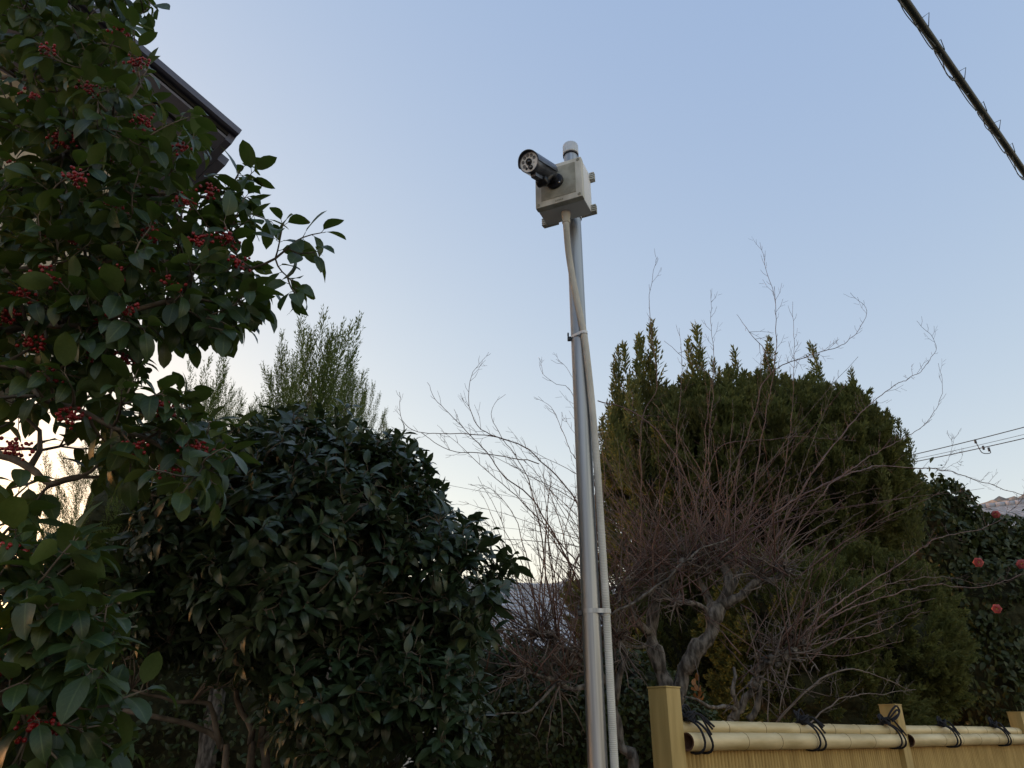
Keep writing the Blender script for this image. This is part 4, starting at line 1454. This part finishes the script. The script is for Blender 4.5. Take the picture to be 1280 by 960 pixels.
# ------------------------------------------------------------------ broad-leaved hedges behind
def leafy(name, label, cat, base, ells, n, size, width, mat, core=.76, front=.75, hang=.5, flowers=(), trunk_r=.05, bias=6, tops=()):
    off = np.array((base[0], base[1], 0.0))
    root = empty(name, tuple(off))
    top = max(e[0][2] for e in ells)
    for k in range(3):
        q = off + np.array(((k - 1) * .12, 0, 0))
        P = wig(resample([q, q + np.array(((k - 1) * .15, .05, top * .5)), q + np.array(((k - 1) * .35, 0, top))], .1), .012)
        MB(off).tube(P, np.linspace(trunk_r, trunk_r * .3, len(P)), 7).build('stem', M_twig, root)
    lumpy(ells, core, M_core, 'crown_shade_core', root, off)
    T, N = shell_points(ells, n, .78, bias, front)
    T, N = billow(T, N, 2.2, .13, .4)
    if len(tops):
        T = np.vstack([T] + [at(a, b_, y) + rng.normal(size=(7, 3)) * .045 for a, b_, y in tops]); N = np.vstack([N, np.tile((0, -.3, .9), (7 * len(tops), 1))])
    d = nrm(rng.normal(size=N.shape) * .8 + N * .45 + np.array((0, 0, -hang)))
    no = nrm(N * .8 + np.array((0, 0, .55)) + rng.normal(size=N.shape) * .45)
    R = frames(d, no)
    s = rng.uniform(size[0], size[1], len(T))
    tpls = [leaf_tpl(width, 5, 3, .3, .6, .92, seed=21), leaf_tpl(width * .9, 5, 3, .45, .9, .92, seed=22, twist=.3)]
    idx = rng.integers(0, 2, len(T))
    scatter('leaves', tpls, T - d * s[:, None] * .5, R, s, idx, mat, root, off)
    for fx, fy, Y, sc in flowers:
        c = at(fx, fy, Y)
        pt = leaf_tpl(1.0, 6, 5, .45, 1.3, 1.15, tip=0, seed=31, pw=.42, wavy=.05)
        fw = nrm(np.array((0, 0, EYE)) - c + rng.normal(size=3) * .5 + np.array((0, 0, -.1)))
        a = nrm(np.cross(fw, (0, 0, 1))); u = np.cross(a, fw)
        pp, dd, nn = [], [], []
        for ring, (m_, op, l_) in enumerate(((6, 1.25, 1.0), (5, .85, .8), (4, .45, .55))):
            for j in range(m_):
                an = j * 2 * math.pi / m_ + ring * .5
                rad = a * math.cos(an) + u * math.sin(an)
                pp.append(c); dd.append(fw * math.cos(op) + rad * math.sin(op)); nn.append(fw * math.sin(op) - rad * math.cos(op))
        f = scatter('flower', [pt], np.array(pp), frames(np.array(dd), np.array(nn)), np.array([.045] * 6 + [.036] * 5 + [.025] * 4) * sc, np.zeros(15, int), M_pink, root, off, kind=None)
        st_ = MB(off)
        for _ in range(9):
            st_.tube([c, c + (fw + rng.normal(size=3) * .22) * .014 * sc], [.0012, .0018], 4)
        st_.build('stamens', M_stamen, f)
    return tag(root, label, cat)


cm = [px_ell(1240, 780, 130, 118, 7.6, .8), px_ell(1160, 690, 55, 85, 7.5, .5), px_ell(1205, 850, 110, 90, 7.5, .6), px_ell(1170, 645, 42, 38, 7.6, .4), px_ell(1240, 695, 70, 45, 7.6, .5)]
b = at(1240, 915, 7.7)
tops = [(x, y, 7.4) for x, y in ((1145, 602), (1160, 597), (1172, 600), (1186, 604), (1197, 602), (1150, 612), (1206, 622), (1222, 640), (1240, 648), (1258, 650), (1275, 648), (1168, 590))]
leafy('camellia_bush', 'tall dark camellia bush with pink-red flowers at the right edge', 'bush', (b[0], 7.7), cm, 12500, (.058, .095), .52, M_camel, hang=.6, tops=tops,
      flowers=[(1223, 703, 6.75, 1.15), (1277, 705, 6.8, 1.15), (1246, 761, 6.7, 1.05), (1245, 643, 7.05, 1.0), (1182, 855, 6.85, .8), (1168, 862, 6.85, .7)])
hd = [px_ell(690, 900, 125, 92, 4.9, .5), px_ell(800, 905, 100, 80, 4.8, .4), px_ell(620, 860, 60, 60, 4.9, .4), px_ell(740, 860, 70, 60, 5.0, .4)]
b = at(700, 920, 4.9)
leafy('hedge_bush', 'small-leaved green hedge bush behind the foot of the steel pole', 'bush', (b[0], 4.9), hd, 11000, (.030, .050), .55, M_hedge, hang=.2)
hd = [px_ell(330, 900, 240, 110, 5.2, .6), px_ell(480, 800, 120, 90, 5.4, .5), px_ell(160, 850, 160, 140, 5.0, .6)]
b = at(330, 920, 5.2)
leafy('hedge_bush', 'shaded green hedge bush seen low between the stems of the dark bush', 'bush', (b[0], 5.2), hd, 8000, (.035, .06), .5, M_hedge, hang=.3)


# ------------------------------------------------------------------ bare plum trees
def plum(name, label, base, limbs, shoots, knobs, n_shoot, seed, lean=(0, 0), lmax=1.2, nsp=18):
    r = np.random.default_rng(seed)
    off = np.array((base[0], base[1], 0.0))
    root = empty(name, tuple(off))
    for k, (pts, r0, r1) in enumerate(limbs):
        P = resample([np.array(p) if len(p) == 3 and isinstance(p, np.ndarray) else at(*p) for p in pts], .03)
        P = wig(P, .007, r)
        rr = np.linspace(r0, r1, len(P))
        for f_ in range(max(1, len(P) // 7)):      # old pruning bosses
            i_ = r.integers(1, len(P)); rr[max(0, i_ - 1):i_ + 2] *= r.uniform(1.05, 1.3)
        rr = rr * (1 + .12 * np.sin(np.arange(len(P)) * .9 + k) * r.random(len(P)) + .05 * r.normal(size=len(P)))
        MB(off).tube(P, np.maximum(rr * .82, .004), 12).build('trunk' if k == 0 else 'limb', M_bark, root)
    red, grey, knb = MB(off), MB(off), MB(off)

    def twiglets(mb, P, rad, dens, lmx):
        d = np.concatenate([[0], np.cumsum(np.linalg.norm(np.diff(P, axis=0), axis=1))])
        s = r.uniform(.05, .12)
        k = 0
        while s < d[-1] * .985:
            i = min(len(P) - 2, int(np.searchsorted(d, s)))
            t = nrm(P[min(i + 1, len(P) - 1)] - P[max(i - 1, 0)])
            sd = nrm(np.cross(t, r.normal(size=3)))
            l = r.uniform(.02, lmx) * (1.1 - .5 * s / d[-1])
            dr = nrm(t * .75 + sd * .75 + np.array((0, 0, .25)))
            q = P[i]
            Q = [q, q + dr * l * .5, q + nrm(dr + t * .25 + np.array((0, 0, .12))) * l]
            mb.tube(Q, [max(.0011, rad * .45), .0010, .0007], 4, cap=False)
            if l > .09:
                for g in (.45, .75):
                    qq = q + dr * l * g
                    mb.tube([qq, qq + nrm(dr + nrm(np.cross(dr, r.normal(size=3))) * .8) * l * .3], [.0009, .0006], 4, cap=False)
            s += r.exponential(dens) + .02
            k += 1
    for pts, r0, r1, mat in shoots:
        # shoots that reach right follow the fence away from the viewer
        P = wig(resample([at(p[0], p[1], p[2] + max(0, p[0] - 1000) / 280 * 1.5) for p in pts], .03), .0035, r)
        mb = red if mat else grey
        mb.tube(P, np.linspace(r0 * .8, r1 * .9, len(P)), 5)
        twiglets(mb, P, r1, .034, .19)
    K = [at(*k) for k in knobs]
    for q in K:
        for _ in range(4):
            knb.ball(q + r.normal(size=3) * .014, r.uniform(.009, .019), 9, 7)
        # stubby gnarled spurs
        for _ in range(nsp):
            d = nrm(r.normal(size=3) + np.array((0, -.1, .15)))
            l = r.uniform(.05, .22)
            u_ = np.linspace(0, l, 7)[:, None]
            P = wig(q + u_ * d + u_ * u_ * nrm(r.normal(size=3)) * r.uniform(1, 4.5), .008, r)
            grey.tube(P, np.linspace(.0055, .0018, 7), 5)
            for _k in range(3):
                i = r.integers(2, 7)
                d2 = nrm(d + r.normal(size=3) * .9)
                grey.tube(wig(P[i] + np.linspace(0, r.uniform(.03, .12), 4)[:, None] * d2, .009, r), np.linspace(.0022, .0009, 4), 4)
    for j in range(n_shoot):
        q = K[r.integers(len(K))]
        L = r.uniform(.35, lmax) * (1 if r.random() < .7 else .6)
        d = nrm(np.array((r.normal() * .85 + lean[0], r.normal() * .5 + lean[1], 1.0)))
        c = np.array((d[0] * .5 + r.normal() * .25, d[1] * .3, -.18 if abs(d[0]) > .45 else .05)) * r.uniform(.1, .9)
        n = max(5, int(L / .05))
        u = np.linspace(0, L, n)[:, None]
        P = wig(q + r.normal(size=3) * np.array((.07, .05, .03)) + u * d + u * u * c, .005, r)
        mb = red if r.random() < .78 else grey
        mb.tube(P, np.linspace(r.uniform(.0022, .0050), .0009, n), 5)
        twiglets(mb, P, .002, .06, .14)
    for k_ in range(len(knb.V)):
        c_ = knb.V[k_].mean(0)
        knb.V[k_] = c_ + (knb.V[k_] - c_) * r.uniform(.6, 1.5, (len(knb.V[k_]), 1)) * r.uniform(.7, 1.5, 3)
    tag(knb.build('knobs', M_bark, root), kind='stuff')
    tag(red.build('shoots', M_shoot, root), kind='stuff')
    tag(grey.build('spurs', M_shoot2, root), kind='stuff')
    return tag(root, label, 'tree', 'bare pruned trees behind the fence')


b = at(842, 905, 4.2)
g0 = np.array((b[0], 4.2, 0.0))
limbsA = [
    ([g0, (843, 960, 4.2), (847, 865, 4.2), (862, 828, 4.18), (876, 808, 4.16), (890, 791, 4.15), (892, 772, 4.14), (904, 756, 4.13), (911, 741, 4.12), (909, 722, 4.12), (905, 700, 4.12)], .075, .032),
    ([(835, 930, 4.2), (832, 860, 4.22), (821, 825, 4.24), (814, 800, 4.25), (813, 776, 4.24), (818, 754, 4.22), (819, 731, 4.2), (826, 705, 4.2)], .055, .026),
    ([(904, 756, 4.13), (922, 746, 4.1), (949, 731, 4.05), (968, 723, 4.02), (980, 712, 4.0)], .036, .016),
    ([(892, 772, 4.14), (878, 758, 4.1), (862, 755, 4.06), (845, 752, 4.05)], .022, .010),
    ([(813, 790, 4.24), (799, 780, 4.2), (787, 767, 4.15), (784, 752, 4.12), (776, 738, 4.1)], .030, .014),
    ([(888, 768, 4.14), (884, 745, 4.2), (872, 722, 4.24), (868, 700, 4.25)], .028, .014),
    ([(911, 741, 4.12), (925, 715, 4.2), (935, 700, 4.25)], .022, .012),
    ([(818, 754, 4.22), (835, 730, 4.15), (850, 712, 4.1), (858, 700, 4.1)], .020, .010),
    ([(814, 800, 4.25), (800, 812, 4.2), (786, 806, 4.15), (770, 795, 4.1)], .016, .008),
    ([(765, 769, 4.0), (816, 739, 3.98), (867, 693, 3.95), (913, 672, 3.92)], .009, .004),
]
sA = [
    ([(801, 700, 4.15), (802, 600, 4.12), (801, 551, 4.1), (806, 512, 4.1), (822, 482, 4.1), (814, 415, 4.1), (812, 365, 4.1), (822, 321, 4.1)], .0055, .0011, 1),
    ([(930, 690, 4.1), (944, 600, 4.1), (952, 548, 4.1), (966, 472, 4.1), (970, 418, 4.1), (968, 372, 4.1), (959, 339, 4.1), (950, 303, 4.1)], .0060, .0011, 1),
    ([(905, 690, 4.1), (914, 620, 4.08), (927, 566, 4.05), (948, 501, 4.0), (955, 476, 4.0), (984, 454, 3.98), (1020, 442, 3.97), (1056, 429, 3.96), (1079, 404, 3.96), (1081, 382, 3.96), (1063, 366, 3.96)], .0058, .0012, 1),
    ([(960, 690, 4.0), (1010, 600, 3.95), (1052, 544, 3.9), (1085, 508, 3.9), (1117, 483, 3.9), (1149, 465, 3.9), (1167, 443, 3.9), (1169, 425, 3.9), (1146, 401, 3.9)], .0060, .0012, 1),
    ([(968, 715, 4.0), (1020, 625, 3.9), (1074, 580, 3.88), (1117, 555, 3.86), (1153, 533, 3.85), (1174, 505, 3.85), (1179, 479, 3.85), (1173, 454, 3.85)], .0056, .0012, 1),
    ([(747, 501, 4.2), (786, 512, 4.18), (815, 533, 4.15), (851, 580, 4.1), (870, 640, 4.1), (880, 700, 4.15)], .0045, .0045, 1),
    ([(880, 600, 4.0), (901, 558, 3.98), (941, 551, 3.96), (988, 547, 3.95), (1027, 548, 3.94), (1070, 551, 3.93)], .0042, .0012, 1),
    ([(900, 700, 4.0), (970, 640, 3.95), (1040, 601, 3.9), (1074, 588, 3.88), (1109, 583, 3.86), (1177, 588, 3.84), (1223, 601, 3.82), (1269, 616, 3.8), (1300, 628, 3.8)], .0068, .0022, 1),
    ([(830, 426, 4.15), (859, 451, 4.12), (884, 465, 4.1), (888, 485, 4.1), (884, 510, 4.1), (882, 560, 4.1), (880, 640, 4.15)], .0014, .0040, 1),
    ([(921, 393, 4.05), (945, 426, 4.06), (956, 440, 4.08), (964, 470, 4.1)], .0012, .0035, 1),
    ([(926, 756, 4.0), (942, 766, 3.98), (948, 790, 3.97), (951, 815, 3.97)], .0050, .0025, 1),
    ([(890, 700, 4.1), (886, 560, 4.12), (893, 470, 4.15), (890, 420, 4.15), (888, 362, 4.15)], .0045, .0010, 1),
    ([(860, 700, 4.1), (846, 560, 4.12), (853, 470, 4.15), (849, 410, 4.15)], .0045, .0010, 1),
    ([(955, 700, 4.05), (985, 560, 4.1), (992, 470, 4.1), (991, 377, 4.1)], .0045, .0010, 1),
    ([(1177, 588, 3.84), (1186, 570, 3.84), (1194, 545, 3.84)], .0016, .0008, 1),
    ([(1180, 588, 3.84), (1200, 575, 3.84), (1204, 560, 3.84)], .0014, .0008, 1),
]
kA = [(905, 700, 4.12), (826, 705, 4.2), (980, 712, 4.0), (845, 752, 4.05), (776, 738, 4.1), (868, 700, 4.25), (935, 700, 4.25), (858, 700, 4.1), (770, 795, 4.1), (819, 731, 4.2), (884, 715, 4.15), (800, 715, 4.2), (950, 722, 4.05)]
plum('plum_tree', 'largest bare pruned tree, thick forked grey trunk behind the near fence post', (b[0], 4.2), limbsA, sA, kA, 185, 3, (.02, 0), 1.2)

b = at(930, 912, 3.95)
g0 = np.array((b[0] - .02, 3.95, 0.0))
limbsC = [
    ([g0, (916, 960, 3.95), (918, 896, 3.95), (929, 884, 3.94), (944, 862, 3.92), (949, 842, 3.9), (959, 828, 3.88), (975, 821, 3.85), (990, 812, 3.84)], .045, .016),
    ([(924, 890, 3.95), (921, 878, 3.92), (915, 862, 3.9), (918, 848, 3.9), (917, 834, 3.9)], .016, .008),
    ([(922, 888, 3.95), (914, 883, 3.9), (890, 885, 3.85), (870, 876, 3.8), (855, 871, 3.78)], .014, .005),
    ([(935, 900, 3.95), (948, 885, 3.93), (952, 868, 3.9), (950, 850, 3.9)], .022, .012),
]
sC = [
    ([(975, 821, 3.85), (1010, 785, 3.8), (1044, 757, 3.75), (1104, 718, 3.7), (1143, 692, 3.68), (1177, 671, 3.66), (1235, 658, 3.64), (1269, 633, 3.62), (1290, 610, 3.6)], .0058, .0014, 1),
    ([(985, 815, 3.84), (1044, 769, 3.75), (1103, 748, 3.7), (1162, 731, 3.66), (1204, 735, 3.64), (1240, 731, 3.62), (1290, 714, 3.6)], .0058, .0016, 1),
    ([(975, 821, 3.85), (980, 794, 3.82), (1027, 748, 3.78), (1060, 715, 3.75), (1082, 712, 3.74)], .0042, .0012, 1),
    ([(985, 818, 3.84), (1040, 770, 3.78), (1099, 735, 3.74), (1145, 724, 3.7), (1187, 722, 3.68), (1229, 733, 3.66)], .0050, .0012, 1),
    ([(970, 905, 3.9), (990, 880, 3.88), (1010, 862, 3.86), (1044, 840, 3.82), (1075, 838, 3.8), (1103, 847, 3.78), (1137, 862, 3.76)], .0080, .0018, 0),
    ([(1010, 905, 3.9), (1035, 885, 3.86), (1061, 870, 3.82), (1111, 866, 3.78), (1145, 862, 3.76)], .0055, .0014, 0),
    ([(960, 828, 3.88), (962, 860, 3.86), (960, 905, 3.85)], .0040, .0040, 0),
    ([(990, 812, 3.84), (1040, 800, 3.8), (1100, 790, 3.76), (1150, 760, 3.74)], .0040, .0010, 1),
    ([(985, 815, 3.84), (1060, 820, 3.8), (1110, 805, 3.76), (1130, 800, 3.74)], .0040, .0010, 1),
]
kC = [(975, 821, 3.85), (990, 812, 3.84), (917, 834, 3.9), (855, 871, 3.78), (958, 829, 3.88), (875, 878, 3.82)]
plum('plum_tree', 'short twisted bare tree whose long shoots reach right, middle of the fence', (b[0], 3.95), limbsC, sC, kC[:2] + kC[4:5] + [(1004, 806, 3.86), (945, 848, 3.9), (968, 824, 3.87)], 26, 5, (.45, -.1), .6, nsp=8)

b = at(700, 920, 4.1)
g0 = np.array((b[0], 4.15, 0.0))
limbsB = [
    ([g0, (790, 990, 4.15), (776, 930, 4.15), (768, 880, 4.14), (758, 850, 4.12), (740, 830, 4.1), (722, 815, 4.1)], .040, .018),
    ([(758, 850, 4.12), (720, 862, 4.08), (697, 852, 4.05), (672, 846, 4.0), (655, 835, 3.98)], .020, .009),
    ([(740, 830, 4.1), (712, 810, 4.05), (690, 800, 4.0), (672, 790, 3.98)], .016, .009),
    ([(768, 880, 4.14), (775, 850, 4.1), (780, 820, 4.1), (772, 800, 4.1)], .020, .012),
    ([(722, 815, 4.1), (735, 790, 4.1), (740, 760, 4.12)], .016, .010),
    ([(697, 852, 4.05), (680, 872, 4.0), (655, 890, 3.95), (620, 893, 3.9)], .010, .003),
]
sB = [
    ([(735, 800, 4.1), (735, 700, 4.08), (720, 627, 4.05), (674, 574, 4.0), (633, 549, 3.97), (583, 542, 3.94), (530, 541, 3.92), (505, 529, 3.92), (500, 512, 3.92), (499, 490, 3.92)], .0075, .0014, 1),
    ([(742, 780, 4.1), (717, 715, 4.08), (667, 627, 4.05), (627, 593, 4.03), (605, 562, 4.0), (567, 523, 3.98), (544, 499, 3.97), (534, 478, 3.97)], .0075, .0013, 1),
    ([(700, 805, 4.05), (686, 740, 4.05), (674, 652, 4.0), (655, 587, 3.98), (627, 546, 3.96), (614, 518, 3.95), (620, 500, 3.95), (632, 493, 3.95)], .0065, .0011, 1),
    ([(640, 552, 3.97), (602, 537, 3.95), (588, 515, 3.94), (585, 493, 3.94), (592, 465, 3.93), (611, 440, 3.93)], .0040, .0009, 1),
    ([(674, 580, 4.0), (605, 566, 3.95), (570, 565, 3.93), (545, 554, 3.92), (527, 541, 3.92)], .0042, .0018, 1),
    ([(745, 760, 4.12), (725, 600, 4.12), (711, 560, 4.1), (695, 521, 4.1), (686, 507, 4.1), (667, 496, 4.1)], .0060, .0010, 1),
    ([(748, 700, 4.12), (735, 520, 4.15), (713, 466, 4.15), (695, 449, 4.15)], .0050, .0010, 1),
    ([(742, 560, 4.15), (714, 490, 4.15), (695, 480, 4.14), (680, 468, 4.13), (674, 452, 4.13)], .0035, .0009, 1),
    ([(690, 800, 4.0), (655, 760, 3.95), (620, 720, 3.9), (600, 690, 3.88)], .0070, .0014, 1),
    ([(735, 800, 4.1), (690, 770, 4.05), (650, 730, 4.0), (615, 700, 3.95), (590, 680, 3.93)], .0060, .0012, 1),
    ([(700, 810, 4.05), (690, 700, 4.0), (668, 620, 4.0), (640, 570, 3.98)], .0060, .0012, 1),
    ([(672, 790, 3.98), (660, 700, 3.95), (640, 640, 3.93), (610, 610, 3.92), (585, 605, 3.92)], .0050, .0010, 1),
    ([(722, 815, 4.1), (715, 740, 4.1), (700, 650, 4.1), (670, 590, 4.08), (640, 565, 4.06)], .0060, .0012, 1),
    ([(738, 790, 4.1), (745, 690, 4.1), (755, 600, 4.12), (750, 540, 4.12)], .0050, .0011, 1),
]
kB = [(722, 815, 4.1), (655, 835, 3.98), (672, 790, 3.98), (740, 760, 4.12), (772, 800, 4.1), (697, 852, 4.05), (690, 800, 4.0), (715, 835, 4.08)]
plum('plum_tree', 'bare pruned tree whose long shoots arch left behind the steel pole', (b[0], 4.15), limbsB, sB, kB, 105, 9, (-.28, 0), .95)

# a few withered orange leaves hanging behind the near fence post
q = at(872, 856, 4.05)
pp = q + rng.normal(size=(16, 3)) * np.array((.022, .02, .03))
dd = nrm(rng.normal(size=(16, 3)) * .5 + np.array((0, 0, -1)))
rt = empty('withered_leaves', tuple(q))
leaf_objects([leaf_tpl(.5, 6, 3, .5, 1.3, .9, seed=40, twist=.8)], pp, frames(dd, rng.normal(size=(16, 3))), rng.uniform(.03, .055, 16), np.zeros(16, int), M_dead, rt, q)
MB(q).tube([q + np.array((0, .01, .12)), q + np.array((.01, 0, .03)), q - np.array((0, 0, .03))], .002, 5).build('twig', M_shoot2, rt)
tag(rt, 'small tuft of withered orange leaves behind the near fence post', 'leaves')
